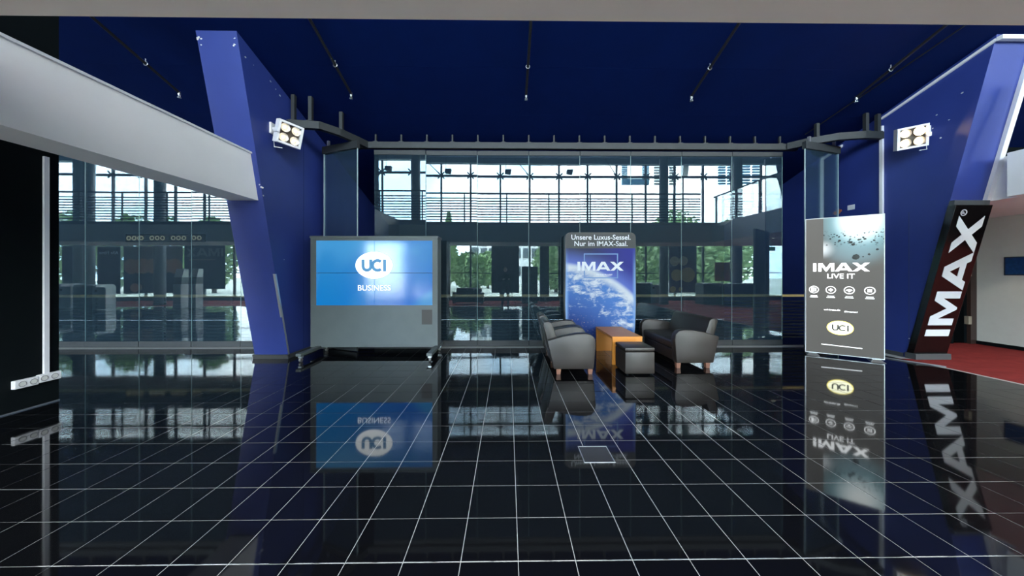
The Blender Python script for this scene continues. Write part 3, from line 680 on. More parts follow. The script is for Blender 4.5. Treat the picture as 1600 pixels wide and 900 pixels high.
# --- four-bulb spotlights
def spot(label, wx, by, bz, sgn, aim, hot):
    r = thing('spotlight', label, 'spotlight', (wx, by, bz))
    MB().box(min(wx, wx + sgn * 0.03), max(wx, wx + sgn * 0.03), by - 0.05, by + 0.05, bz - 0.09, bz + 0.09).build('wall_plate', TRIMW, r, 0.004)
    c = Vector((wx + sgn * 0.34, by - 0.06, bz - 0.12))
    MB().tube([(wx + sgn * 0.02, by, bz), (wx + sgn * 0.16, by - 0.02, bz)], 0.022, 8).build('arm', TRIMW, r)
    n = Vector(aim).normalized(); s = Vector((0, 0, 1)).cross(n).normalized(); u = n.cross(s)
    T = Matrix(((s.x, u.x, n.x, c.x), (s.y, u.y, n.y, c.y), (s.z, u.z, n.z, c.z), (0, 0, 0, 1))) @ Matrix.Rotation(math.radians(-4) * sgn, 4, 'Z')
    def put(name, mb, m, par, **k):
        mb.v = [tuple(T @ Vector(q)) for q in mb.v]; return mb.build(name, m, par, **k)
    hs = 0.158
    bd = put('housing', MB().box(-hs, hs, -hs, hs, -0.10, -0.02), mat('dark lamp housing', (0.10, 0.08, 0.06), 0.4, 0.3), r)
    fr = MB()
    for a in ((-hs - 0.02, -hs + 0.012, -hs - 0.02, hs + 0.02), (hs - 0.012, hs + 0.02, -hs - 0.02, hs + 0.02), (-hs, hs, -hs - 0.02, -hs + 0.012), (-hs, hs, hs - 0.012, hs + 0.02)):
        fr.box(*a, -0.11, 0.03)
    put('frame', fr, TRIMW, r)
    put('yoke', MB().box(-sgn * (hs + 0.02) - 0.015, -sgn * (hs + 0.02) + 0.015, -0.03, 0.03, -0.10, 0.06), TRIMW, r)
    cab = [c + Vector((-sgn * 0.12, 0, -0.22)), c + Vector((-sgn * 0.25, 0, -0.20)), c + Vector((-sgn * 0.27, 0.02, -0.10)), c + Vector((-sgn * 0.2, 0.03, 0.05))]
    MB().tube(cab, 0.006, 6).build('cable', TRIMW, r)
    for i, (x, y) in enumerate(((-0.078, 0.078), (0.078, 0.078), (-0.078, -0.078), (0.078, -0.078))):
        prof = [(0.020, -0.018), (0.045, -0.008), (0.068, 0.018)]
        mb = MB(); N = 18
        mb.raw([(x + q * math.cos(2 * PI * k / N), y + q * math.sin(2 * PI * k / N), z) for q, z in prof for k in range(N)],
               [(a * N + k, a * N + (k + 1) % N, (a + 1) * N + (k + 1) % N, (a + 1) * N + k) for a in range(2) for k in range(N)])
        rf = put('reflector', mb, REFL, r, smooth=True)
        mb = MB(); N = 12
        rr = [(0.001, 0.022), (0.022, 0.016), (0.032, 0.002), (0.030, -0.014)]
        mb.raw([(x + q * math.cos(2 * PI * k / N), y + q * math.sin(2 * PI * k / N), z) for q, z in rr for k in range(N)],
               [(a * N + k, a * N + (k + 1) % N, (a + 1) * N + (k + 1) % N, (a + 1) * N + k) for a in range(3) for k in range(N)])
        put('bulb', mb, hot[i], rf, smooth=True)
REFL = mat('lamp reflector', (0.92, 0.86, 0.76), 0.25, 0.6)
BOFF = mat('frosted bulb with added glow', (0.85, 0.8, 0.7), 0.3, emit=(1.0, 0.85, 0.62), es=0.5)  # bulb is off; a faint glow is put in to brighten it
BWARM = mat('warm glowing bulb', (1, 0.8, 0.5), 0.3, emit=(1.0, 0.72, 0.38), es=2.5)
BHOT = mat('bright glowing bulb', (1, 0.8, 0.5), 0.3, emit=(1.0, 0.66, 0.30), es=330)
q = on_x(424, 201, LX1); spot('unlit four-bulb spotlight on the left blue wall', LX1, q.y, q.z, 1, (0.80, -0.55, -0.25), [BOFF] * 4)
q = on_x(1449, 206, RX0); spot('glowing four-bulb spotlight on the right blue wall', RX0, q.y, q.z, -1, (-0.50, -0.82, -0.25), [BWARM, BHOT, BWARM, BWARM])

# --- ceiling pipes with sprinkler heads
PIPE = mat('dark painted pipe', (0.012, 0.012, 0.014), 0.35)
whichp = ['leftmost sprinkler pipe under the navy ceiling', 'sprinkler pipe above the video wall, second from left', 'middle sprinkler pipe under the navy ceiling', 'sprinkler pipe above the sofa, fourth from left', 'rightmost sprinkler pipe under the navy ceiling']
for k, px in enumerate((281, 549, 822, 1080, 1337)):
    Y1 = 5.58; X = at(px, 146, Y1).x
    r = thing('sprinkler_pipe', whichp[k], 'pipe', (X, Y1, ceil(Y1)), group='sprinkler pipes on the ceiling')
    MB().tube([(X, 1.6, ceil(1.6) - 0.075), (X, Y1, ceil(Y1) - 0.075)], 0.021, 10).build('pipe', PIPE, r, smooth=True)
    for yb in (5.06, 3.2):
        z = ceil(yb)
        MB().tube([(X, yb, z), (X, yb, z - 0.05)], 0.006, 6).tube([(X + 0.03 * math.cos(a), yb, z - 0.075 + 0.03 * math.sin(a)) for a in [2 * PI * i / 12 for i in range(12)]], 0.005, 5, True).build('clamp', GALV, r)
    z = ceil(Y1) - 0.075
    MB().tube([(X, Y1 - 0.01, z + 0.02), (X, Y1 - 0.01, z - 0.03), (X, Y1 - 0.01, z - 0.05)], [0.020, 0.020, 0.012], 10).tube([(X, Y1 - 0.01, z - 0.08), (X, Y1 - 0.01, z - 0.085)], 0.028, 10).tube([(X - 0.018, Y1 - 0.01, z - 0.05), (X - 0.014, Y1 - 0.01, z - 0.08)], 0.004, 5).tube([(X + 0.018, Y1 - 0.01, z - 0.05), (X + 0.014, Y1 - 0.01, z - 0.08)], 0.004, 5).build('sprinkler_head', GALV, r)

r = thing('ceiling_cable', 'thin dark conduit running along the ceiling above the right spotlight', 'cable', (6.6, 4, ceil(4)))
ca, cb = at(1500, 33, 4.55), at(1250, 222, 6.5)
MB().tube([(6.62, 3.4, ceil(3.4) - 0.03), (6.45, 4.6, ceil(4.6) - 0.03), (6.1, 6.5, ceil(6.5) - 0.03)], 0.010, 6).build('conduit', PIPE, r)

# --- power strip and duct on the black wall, floor box
r = thing('power_strip', 'white row of four wall sockets with a vertical duct on the black wall', 'socket', (-5.34, 3.7, 0.2))
y0, y1 = 3.50, 3.86
MB().box(-5.34, -5.295, y0, (y0 + y1) / 2 - 0.002, 0.255, 0.345).build('socket_box', TRIMW, r, 0.006)
MB().box(-5.34, -5.295, (y0 + y1) / 2 + 0.002, y1, 0.265, 0.355).build('socket_box', TRIMW, r, 0.006)
DKH = mat('socket well', (0.25, 0.25, 0.25), 0.6)
for k in range(4):
    y = y0 + 0.055 + k * 0.083; z = 0.30 if k < 2 else 0.31
    MB().tube([(-5.293, y + 0.028 * math.cos(a), z + 0.028 * math.sin(a)) for a in [2 * PI * i / 14 for i in range(14)]], 0.004, 5, True).build('socket_rim', DKH, r)
    MB().tube([(-5.2965, y, z), (-5.2935, y, z)], 0.022, 14).build('socket', mat('socket white', (0.6, 0.6, 0.58), 0.5) if k == 0 else bpy.data.materials['socket white'], r)
MB().box(-5.34, -5.315, 3.735, 3.775, 0.355, 2.85).build('duct', TRIMW, r)
r = thing('floor_box', 'square metal floor socket lid set in the black tiles', 'floor box', (0.73, 2.65, 0))
MB().box(0.61, 0.85, 2.54, 2.77, -0.004, 0.0012).build('lid', mat('smoked lid', (0.02, 0.02, 0.022), 0.2), r)
mb = MB()
for a in ((0.605, 0.855, 2.535, 2.542), (0.605, 0.855, 2.768, 2.775), (0.605, 0.612, 2.542, 2.768), (0.848, 0.855, 2.542, 2.768)): mb.box(*a, -0.004, 0.0025)
mb.build('rim', GALV, r)
# --- sign plate on the white wall, downlights
r0, r1 = on_x(1570, 402, 10.05), on_x(1612, 430, 10.05)
r = thing('wall_plaque', 'dark blue framed plaque on the off white wall', 'plaque', (10.05, (r0.y + r1.y) / 2, 1.5))
MB().box(10.03, 10.05, r1.y, r0.y, 1.47, 1.84).build('frame', DARKGREY, r)
MB().box(10.026, 10.03, r1.y + 0.02, r0.y - 0.02, 1.49, 1.82).build('picture', mat('blue print', (0.015, 0.06, 0.18), 0.3, noise=0.6, nscale=20), r)
for x, y, lab in ((8.7, 5.05, 'recessed downlight in the soffit beyond the right pillar'), (8.7, 2.8, 'recessed downlight in the soffit nearer the gallery')):
    r = thing('downlight', lab, 'light', (x, y, SB))
    MB().tube([(x + 0.06 * math.cos(a), y + 0.06 * math.sin(a), SB - 0.004) for a in [2 * PI * i / 16 for i in range(16)]], 0.008, 6, True).build('rim', TRIMW, r)
    MB().tube([(x, y, SB - 0.006), (x, y, SB - 0.001)], 0.052, 16).build('lens', mat('lit lens', (1, 0.9, 0.7), 0.3, emit=(1, 0.82, 0.6), es=25), r)
    ld = bpy.data.lights.new('downlight_lamp', 'SPOT'); ld.energy = 45; ld.color = (1, 0.86, 0.7); ld.spot_size = 2.0; ld.shadow_soft_size = 0.05
    lo = bpy.data.objects.new('downlight_lamp', ld); link(lo, r); lo.location = (x, y, SB - 0.02)

# ================================================================== the hall behind the camera (the glass shows it)
MULL = mat('dark mullion', (0.035, 0.045, 0.05), 0.5)
w1 = thing('window_1', 'glazed two storey front of the hall with slim mullions', None, (-6, YF, 0), kind='structure')
bay = 1.66
nb = int((XR - XL) / bay)
fh = ceil(YF) - 0.02
pane_me = mull_me = None
for k in range(nb + 2):
    x = XL + k * bay
    if x < XR:
        if pane_me is None:
            o = MB().box(0.03, bay - 0.03, -0.008, 0.008, 0.25, fh).build('pane', CLEAR, w1); pane_me = o.data
        else: o = link(bpy.data.objects.new('pane', pane_me), w1)
        o.location = (x, YF, 0)
        if mull_me is None:
            o = MB().box(-0.045, 0.045, -0.05, 0.05, 0, fh).build('mullion', MULL, w1); mull_me = o.data
        else: o = link(bpy.data.objects.new('mullion', mull_me), w1)
        o.location = (x, YF, 0)
for z, t in ((0.12, 0.12), (1.55, 0.025), (3.25, 0.06), (7.05, 0.06)):
    MB().box(XL, XR, YF - 0.04, YF + 0.04, z - t, z + t).build('transom', MULL, w1)
MB().box(XL, XR, YF - 0.06, YF + 0.25, 7.72, ceil(YF + 0.25)).build('haze_lintel', mat('grey blue lintel', (0.25, 0.33, 0.40), 0.6), w1)  # added beam; the glass haze over the ceiling is put into its colour
spid = MB()
for a in (45, 135, 225, 315):
    spid.tube([(0, 0, 0), (0.26 * math.cos(math.radians(a)), 0, 0.26 * math.sin(math.radians(a)))], 0.04, 6)
spid_me = None
for k in range(3, nb):
    if spid_me is None: o = spid.build('spider_fitting', MULL, w1); spid_me = o.data
    else: o = link(bpy.data.objects.new('spider_fitting', spid_me), w1)
    o.location = (XL + k * bay, YF + 0.09, 7.05)
for k in (12, 14, 17, 20, 22):
    x = XL + k * bay
    MB().tube([(x, YF + 0.1, 7.05), (x - 0.9, YF + 0.7, ceil(YF + 0.7))], 0.02, 6).build('brace', MULL, w1)

# gallery railing
RAILM = mat('dark railing steel', (0.02, 0.028, 0.03), 0.45)
gr_ = thing('gallery_railing', 'horizontal bar railing along the gallery edge', 'railing', (-6, EY - 0.08, ST))
for k in range(9):
    z = ST + 0.10 + k * 0.098
    MB().box(XL, RX0, EY - 0.09, EY - 0.07, z - 0.019, z + 0.019).build('bar', RAILM, gr_)
MB().box(XL, RX0, EY - 0.11, EY - 0.05, ST + 1.04, ST + 1.09).build('handrail', RAILM, gr_)
x = XL + 0.6
while x < RX0:
    MB().box(x - 0.02, x + 0.02, EY - 0.12, EY - 0.08, ST, ST + 1.06).build('post', RAILM, gr_); x += 1.55
sr = thing('side_railing', 'glass balustrade with handrail above the right fascia', 'railing', (7.62, 3, 3.33))
MB().box(7.60, 7.615, EY, 4.55, 3.36, 4.30).build('pane', CLEAR, sr)
MB().tube([(7.607, EY, 4.33), (7.607, 4.55, 4.33)], 0.025, 8).build('handrail', RAILM, sr)
for y in (1.6, 2.6, 3.6, 4.5): MB().box(7.585, 7.63, y - 0.02, y + 0.02, 3.33, 4.31).build('post', RAILM, sr)

# round columns
COLM = mat('grey plaster column', (0.10, 0.12, 0.135), 0.5)
for k, (px, Y) in enumerate(((650.5, -2.6), (1037, -2.6), (249, -2.4), (1152, -3.3), (141, -2.0), (125, -2.9))):
    p = mir(px, 428, Y)
    if p.x < XL + 0.4: continue
    c = thing('column', ['round grey column in the hall, mirrored beside the video wall', 'round grey column in the hall, mirrored right of the planet standee', 'round grey column in the hall, mirrored in the left glass by the ticket machines', 'round grey column in the hall, mirrored near the right end of the glass', 'round grey column, one of a pair mirrored by the black wall, inner one', 'round grey column, one of a pair mirrored by the black wall, outer one'][k], 'column', (p.x, Y, 0), group='columns of the hall')
    MB().tube([(p.x, Y, 0.0), (p.x, Y, ceil(Y) - 0.0)], 0.21, 20).build('shaft', COLM, c, smooth=True)
    MB().tube([(p.x, Y, 0.0), (p.x, Y, 0.12)], 0.225, 20).build('base_ring', DARKGREY, c)

# banners hung in the front windows
def banner(label, a, b, y0, y1, m, Y=-4.75):
    p, q_ = mir(a, y0, Y), mir(b, y1, Y)
    x0, x1 = sorted((p.x, q_.x)); z0, z1 = sorted((p.z, q_.z))
    r = thing('banner', label, 'banner', ((x0 + x1) / 2, Y, z0), local=True); r.rotation_euler = (0, 0, PI)
    W_, H_ = x1 - x0, z1 - z0
    MB().box(-W_ / 2, W_ / 2, 0, 0.02, 0, H_).build('sheet', m, r)
    MB().tube([(-W_ / 2 - 0.03, 0.01, H_), (W_ / 2 + 0.03, 0.01, H_)], 0.02, 8).build('rod', GALV, r)
    return r, W_, H_
NAVYP = mat('navy print', (0.015, 0.022, 0.07), 0.6, noise=0.3, nscale=3)
PEACH = mat('peach print', (0.55, 0.30, 0.18), 0.6); PEACH2 = mat('grey print', (0.22, 0.20, 0.20), 0.6)
GREYB = mat('grey blue print', (0.13, 0.16, 0.26), 0.6); CREAM = mat('cream print', (0.75, 0.72, 0.55), 0.6); YELB = mat('pale yellow print', (0.72, 0.66, 0.30), 0.6)
WB = mat('white print', (0.8, 0.8, 0.8), 0.6)
r, w_, h_ = banner('navy banner headed Alle Filme, mirrored in the left glass', 155, 191, 385, 458, NAVYP)
text('banner_lettering', 'Alle Filme', 0.26, WB, r, plane_at((0, -0.004, h_ - 0.42)), 0.01)
r, w_, h_ = banner('navy and peach banner with bubbles, mirrored in the left glass', 196, 284, 385, 458, NAVYP)
MB().box(-w_ / 2, w_ / 2, -0.004, -0.001, h_ * 0.5, h_).build('sheet_print', PEACH2, r)
for cx in (-0.36, -0.18, 0.02, 0.2, 0.36): flat('bubble', [ellipse(cx * w_, h_ * 0.58, 0.42, 0.42, 20)], PEACH, r, plane_at((0, -0.008 - cx * 0.002, 0)), 0.003)
flat('bubble', [ellipse(0.3 * w_, 0.32, 0.25, 0.25, 20)], PEACH, r, plane_at((0, -0.008, 0)), 0.003)
r, w_, h_ = banner('black banner with large IMAX lettering, mirrored in the left glass', 287, 352, 384, 452, NAVYP)
flat('banner_lettering', xf(im, 0.46, -w_ * 0.46, 0, w_ * 0.92 / iw), PEACH2, r, plane_at((0, -0.004, h_ - 0.6)), 0.003)
flat('banner_line', [[(-0.6, h_ - 0.8), (0.9, h_ - 0.8), (0.9, h_ - 0.77), (-0.6, h_ - 0.77)]], PEACH, r, plane_at((0, -0.004, 0)), 0.003)
r, w_, h_ = banner('deep blue banner, mirrored beside the black wall', 97, 118, 385, 458, NAVYP)
r, w_, h_ = banner('grey blue banner with cream and yellow circles, mirrored behind the sofa', 1045, 1089, 384, 457, GREYB)
for cx, cz, R, m in ((0.30, 0.68, 0.27, CREAM), (-0.02, 0.68, 0.27, CREAM), (0.22, 0.38, 0.33, YELB), (-0.18, 0.38, 0.42, YELB), (0.36, 0.08, 0.17, YELB), (0.08, 0.08, 0.13, YELB)):
    flat('circle', [ellipse(cx * w_, cz * h_, R, R, 20)], m, r, plane_at((0, -0.004 - 0.004 * (cx < 0), 0)), 0.003)
g = NG('dusky film poster'); g.put(g.b.inputs['Base Color'], g.mix(g.step(g.z, 0.2, 2.8), (0.02, 0.015, 0.045), (0.10, 0.09, 0.11))); g.b.inputs['Roughness'].default_value = 0.6
banner('dark poster panel hung in the middle of the window front', 768, 811, 383, 457, g.m)
PIER = mat('dark pier', (0.022, 0.02, 0.024), 0.5)
for a, b, lab in ((686, 704, 'dark pier of the window front, mirrored beside the video wall'), (843, 857, 'dark pier of the window front, mirrored left of the planet standee')):
    p, q_ = mir(a, 428, -4.7), mir(b, 428, -4.7)
    tag(MB().box(p.x, q_.x, -4.85, -4.55, 0, SB + 0.5).build('pier', PIER), lab, 'pier')

# illuminated letters of the cash desk sign (too blurred to read): a glowing strip of blocks
# ticket gates, machines, seats near the windows
SILV = mat('silver sheet', (0.55, 0.57, 0.60), 0.3, 0.5); GATEB = mat('dark gate body', (0.02, 0.025, 0.04), 0.4)
def gate(label, px, py, h=1.05, flip=1):
    d_ = ray(px, py); t_ = -EYE / d_.z; Y = 2 * GY - d_.y * t_; X = d_.x * t_
    r = thing('ticket_gate', label, 'ticket gate', (X, Y, 0), group='ticket gates in the hall', local=True)
    prof = [(-0.35, 0), (0.35, 0), (0.35, h - 0.12), (0.31, h - 0.03), (0.24, h), (-0.24, h), (-0.31, h - 0.03), (-0.35, h - 0.12)]
    MB().prism(prof, 'x', -flip * 0.9, -flip * 0.0).build('body', GATEB, r)
    MB().prism([(-0.36, 0), (0.36, 0), (0.36, h - 0.11), (0.31, h - 0.02), (0.24, h + 0.01), (-0.24, h + 0.01), (-0.31, h - 0.02), (-0.36, h - 0.11)], 'x', min(0, flip * 0.12), max(0, flip * 0.12)).build('end_plate', SILV, r)
    MB().box(0.1, 0.2, 0.36, 0.365, h - 0.3, h - 0.2).build('reader', GATEB, r)
    # silver front turned to the glass
    MB().box(0.005, 0.55, 0.30, 0.36, 0.02, h - 0.1).build('front_plate', SILV, r)
gate('silver ticket gate mirrored in the left glass, nearer the pillar', 164, 482)
gate('silver ticket gate mirrored in the left glass, beside the black wall', 108, 481)
gate('silver ticket gate mirrored right of the planet standee', 1012, 472)
gate('silver ticket gate mirrored above the sofa', 1121, 475)
gate('silver ticket gate mirrored at the right end of the glass', 1168, 478)
for px, lab in ((281, 'white ticket machine mirrored in the left glass, left of the pair'), (305, 'white ticket machine mirrored in the left glass, right of the pair')):
    d_ = ray(px, 481); t_ = -EYE / d_.z; X, Y = d_.x * t_, 2 * GY - d_.y * t_
    r = thing('ticket_machine', lab, 'ticket machine', (X, Y, 0), group='ticket machines in the hall', local=True)
    MB().box(-0.17, 0.17, -0.2, 0.15, 0, 1.05).build('cabinet', mat('white steel', (0.6, 0.6, 0.6), 0.4) if px == 281 else bpy.data.materials['white steel'], r, 0.01)
    MB().box(-0.17, 0.17, -0.2, 0.12, 1.05, 1.35).build('terminal', DARKGREY, r, 0.01)
    MB().hull8([(-0.17, -0.2, 1.35), (0.17, -0.2, 1.35), (0.17, 0.1, 1.35), (-0.17, 0.1, 1.35)], [(-0.17, -0.2, 1.72), (0.17, -0.2, 1.72), (0.17, 0.0, 1.72), (-0.17, 0.0, 1.72)]).build('screen_head', SILV, r)
armchair('dark leather sofa by the windows of the hall', (mir(757, 428, -3.4).x, -3.2, 0), PI / 2 , 1.5, None, 'window_sofa', 'sofa', 2)
for px, lab in ((821, 'tall dark cabinet by the windows, left of two'), (833, 'tall dark cabinet by the windows, right of two')):
    p = mir(px, 428, -3.6)
    r = thing('vending_cabinet', lab, 'cabinet', (p.x, -3.6, 0), group='cabinets by the windows')
    MB().box(p.x - 0.19, p.x + 0.19, -3.9, -3.3, 0, 1.9).build('body', mat('plum cabinet', (0.06, 0.04, 0.05), 0.4) if px == 821 else bpy.data.materials['plum cabinet'], r, 0.01)
    MB().box(p.x - 0.16, p.x + 0.16, -3.3, -3.29, 1.0, 1.8).build('door', PIER, r)
p = mir(1129, 425, -3.0)
r = thing('notice_board', 'brown orange notice board on a post, mirrored above the sofa', 'board', (p.x, -3.0, 0))
MB().box(p.x - 0.38, p.x + 0.38, -3.03, -2.97, 1.15, 2.1).build('panel', mat('rust board', (0.35, 0.12, 0.05), 0.6, noise=0.4, nscale=3), r)
MB().box(p.x - 0.03, p.x + 0.03, -3.06, -3.03, 0, 2.0).build('post', DARKGREY, r)
p = mir(1162, 377, -1.0)
r = thing('exit_sign', 'small green exit sign hanging in the hall', 'sign', (p.x, 0.5, 2.5))
MB().box(p.x - 0.16, p.x + 0.16, 0.46, 0.50, 2.42, 2.58).build('panel', mat('green exit panel', (0.05, 0.4, 0.2), 0.4, emit=(0.15, 0.55, 0.3), es=0.8), r)
MB().tube([(p.x, 0.48, 2.58), (p.x, 0.48, SB)], 0.01, 6).build('rod', GALV, r)
# glowing sign blocks on the gallery fascia, mirrored in the left glass
p, q_ = mir(200, 372, EY), mir(322, 372, EY)
r = thing('illuminated_sign', 'row of blurred warm glowing letters on the gallery edge, mirrored in the left glass', 'sign', ((p.x + q_.x) / 2, EY, p.z), local=True)
LETT = mat('warm lit letters', (0.8, 0.7, 0.4), 0.5, emit=(1.0, 0.85, 0.5), es=1.2)
Wd = q_.x - p.x
MB().box(-Wd / 2, Wd / 2, 0.001, 0.03, -0.14, 0.14).build('backing', GATEB, r)
u_ = -Wd / 2 + 0.05
k = 0
while u_ < Wd / 2 - 0.15:
    if k % 4 != 3: flat('letter', ring(u_ + 0.07, 0.0, 0.065, 0.035, 12), LETT, r, plane_at((0, 0.036, 0)), 0.004)
    u_ += 0.19; k += 1
# pendant floodlights
for k, px in enumerate((608, 701, 794, 890)):
    p = mir(px, 268, -0.9)
    r = thing('pendant_floodlight', ['pendant floodlight mirrored in the leftmost pane', 'pendant floodlight mirrored in the second pane', 'pendant floodlight mirrored in the third pane', 'pendant floodlight mirrored above the planet standee'][k], 'light', (p.x, p.y, p.z), group='pendant floodlights of the hall')
    MB().prism([(p.x - 0.14, p.z - 0.08), (p.x + 0.10, p.z - 0.12), (p.x + 0.14, p.z + 0.09), (p.x - 0.13, p.z + 0.09)], 'y', p.y - 0.1, p.y + 0.1).build('housing', STEEL, r, 0.01)
    MB().tube([(p.x - 0.1, p.y, p.z + 0.08), (p.x - 0.1, p.y, ceil(p.y))], 0.008, 6).build('rod', STEEL, r)
# translucent channel letters outside the upper windows
LB = mat('light blue channel letter', (0.22, 0.55, 0.80), 0.4); LW = mat('white channel letter', (0.75, 0.85, 0.8), 0.4)
def slats(r, m, x0, x1, z0, z1):
    n = 9; mb = MB()
    for i in range(n):
        a = z0 + (z1 - z0) * i / n; mb.box(x0, x1, -0.05, 0.05, a, a + (z1 - z0) / n * 0.62)
    mb.build('slat_panel', m, r)
for k, (a, b, m, lab) in enumerate(((972, 1014, LB, 'blue slatted sign letter outside the upper window, leftmost'), (1022, 1056, LW, 'pale slatted sign letter outside the upper window, second'), (1123, 1147, LB, 'blue slatted sign letter outside the upper window, third'), (1159, 1186, LB, 'blue slatted sign letter outside the upper window, rightmost'))):
    p, q_ = mir(a, 288, -5.9), mir(b, 250, -5.9)
    r = thing('sign_letter', lab, 'sign letter', (p.x, -5.9, p.z), local=True); Wd, Hd = q_.x - p.x, q_.z - p.z
    if k == 0:
        slats(r, m, 0, Wd, 0, Hd * 0.25); slats(r, m, 0, Wd * 0.2, Hd * 0.25, Hd); slats(r, m, Wd * 0.75, Wd, Hd * 0.25, Hd); slats(r, m, Wd * 0.2, Wd * 0.75, Hd * 0.8, Hd)
    elif k == 1: slats(r, m, 0, Wd * 0.6, 0, Hd); slats(r, m, Wd * 0.7, Wd, 0, Hd)
    else: slats(r, m, 0, Wd * 0.45, 0, Hd); slats(r, m, Wd * 0.6, Wd, 0, Hd)
p = mir(1068, 262, -5.6)
r = thing('round_sign', 'round white sign drum outside the upper window', 'sign', (p.x, -5.6, p.z - 0.5))
MB().tube([(p.x - 0.05, -5.6, p.z), (p.x + 0.2, -5.5, p.z)], 0.52, 24).build('drum', WB, r)
MB().box(p.x - 0.03, p.x + 0.03, -5.64, -5.58, 2.0, p.z - 0.5).build('post', MULL, r)

# ---- outside
struct('ground', MB().box(-90, 80, -120, YF - 0.05, -0.4, -0.02), mat('pale paving and lawn', (0.50, 0.51, 0.44), 0.9, noise=0.5, nscale=0.6), 'paved ground outside the hall')
OFFW = mat('white office cladding', (0.75, 0.75, 0.73), 0.6); OFFG = mat('office window', (0.10, 0.12, 0.13), 0.15)
r = thing('office_building', 'white office block with rows of windows outside, beyond the trees', 'building', (-2, -40, 0))
bx0, bx1 = mir(735, 428, -38).x, mir(850, 428, -38).x
MB().box(bx0, bx1, -46, -38, 0, 9.5).build('wall', OFFW, r)
win_me = None
for fl_ in range(3):
    for k in range(int((bx1 - bx0) / 1.35)):
        if win_me is None: o = MB().box(0, 1.0, 0, 0.06, 0, 1.6).build('office_pane', OFFG, r); win_me = o.data
        else: o = link(bpy.data.objects.new('office_pane', win_me), r)
        o.location = (bx0 + 0.3 + k * 1.35, -38.0, 1.2 + fl_ * 2.9)
LEAF = mat('tree leaves', (0.27, 0.40, 0.17), 0.6, noise=0.5, nscale=1.2); BARK = mat('tree bark', (0.07, 0.055, 0.045), 0.9)
def tree(label, x, y, h, rad, cone=False, n=2000):
    r = thing('tree', label, 'tree', (x, y, 0), group='trees outside the hall', local=True)
    MB().tube([(0, 0, -0.1), (0.05, 0, h * 0.35), (0, 0.05, h * 0.7)], [0.16, 0.12, 0.05], 8).build('trunk', BARK, r)
    mb = MB()
    for _ in range(n):
        if cone:
            t = random.random(); z = h * (0.08 + 0.92 * t); q = rad * (1 - t) ** 0.8 * math.sqrt(random.random()); a = random.uniform(0, 2 * PI); c = Vector((q * math.cos(a), q * math.sin(a), z))
        else:
            while True:
                c = Vector((random.uniform(-1, 1), random.uniform(-1, 1), random.uniform(-1, 1)))
                if c.length < 1 and c.length > 0.35: break
            c = Vector((c.x * rad, c.y * rad, h * 0.54 + c.z * h * 0.48))
        e1 = Vector((random.gauss(0, 1), random.gauss(0, 1), random.gauss(0, 1))).normalized(); e2 = e1.orthogonal().normalized(); s_ = random.uniform(0.14, 0.30)
        mb.raw([c - e1 * s_, c + e2 * s_ * 0.6, c + e1 * s_, c - e2 * s_ * 0.6], [(0, 1, 2, 3)])
    tag(mb.build('foliage', LEAF, r), kind='stuff')
spots = [(690, -19, 4.4, 1.9, False, 'leafy tree outside, farther back beside the video wall'), (890, -19, 4.6, 1.9, False, 'leafy tree outside, farther back left of the planet standee'), (1030, -24, 6.0, 2.3, False, 'leafy tree outside, farthest back behind the banner with circles'), (1128, -25, 5.5, 2.2, False, 'leafy tree outside, farthest back at the right end'),(702, -24, 8.6, 1.5, True, 'tall pointed conifer outside, mirrored in the second pane'), (672, -14, 4.6, 2.0, False, 'leafy tree outside, mirrored beside the video wall'), (735, -13, 3.2, 1.4, False, 'low leafy tree outside, mirrored right of the video wall'), (762, -22, 4.0, 1.6, False, 'leafy tree outside in front of the office block'),
         (868, -14, 4.6, 2.0, False, 'leafy tree outside, mirrored left of the planet standee'), (1005, -13, 4.8, 2.2, False, 'leafy tree outside, mirrored right of the planet standee'), (1055, -18, 7.8, 2.6, False, 'tall leafy tree outside, mirrored above the banner with circles'), (1105, -12, 4.6, 2.2, False, 'leafy tree outside, mirrored above the sofa'), (1150, -20, 7.4, 2.4, False, 'tall leafy tree outside, mirrored near the right spotlight'),
         (335, -12, 5.8, 1.5, False, 'leafy tree outside, mirrored in the left glass near the pillar'), (262, -16, 6.6, 1.6, False, 'leafy tree outside, mirrored in the middle of the left glass'), (205, -12, 6.0, 1.6, False, 'leafy tree outside, mirrored above the ticket gates'), (110, -13, 6.4, 1.7, False, 'leafy tree outside, mirrored beside the black wall')]
for px, Y, h, rad, cone, lab in spots:
    tree(lab, mir(px, 428, Y).x, Y, h, rad, cone)

# ---- the photographer with a tripod, standing behind the lens
CLOTH = mat('black clothing', (0.02, 0.02, 0.025), 0.8, noise=0.3); SKIN = mat('skin', (0.55, 0.34, 0.25), 0.5); HAIR = mat('dark hair', (0.03, 0.02, 0.015), 0.6); SHOE = mat('black shoes', (0.01, 0.01, 0.01), 0.4)
def skin(name, verts, edges, radii, m, parent, root=0, sub=2):
    me = bpy.data.meshes.new(name); me.from_pydata(verts, edges, []); me.update()
    o = bpy.data.objects.new(name, me); link(o, parent)
    md = o.modifiers.new('skin', 'SKIN'); md.use_smooth_shade = True
    if not me.skin_vertices: me.attributes  # the modifier adds the layer
    for i, sv in enumerate(me.skin_vertices[0].data):
        rr = radii[i]; sv.radius = rr if isinstance(rr, tuple) else (rr, rr); sv.use_root = (i == root)
    o.modifiers.new('subdivision', 'SUBSURF').levels = sub; o.modifiers['subdivision'].render_levels = sub
    dg = bpy.context.evaluated_depsgraph_get(); me2 = bpy.data.meshes.new_from_object(o.evaluated_get(dg))
    o.modifiers.clear(); o.data = me2; me2.materials.clear(); me2.materials.append(m)
    return o
pr = thing('person', 'person in dark clothing standing behind a camera tripod, mirrored in the glass', 'person', (-0.12, -0.60, 0), local=True)
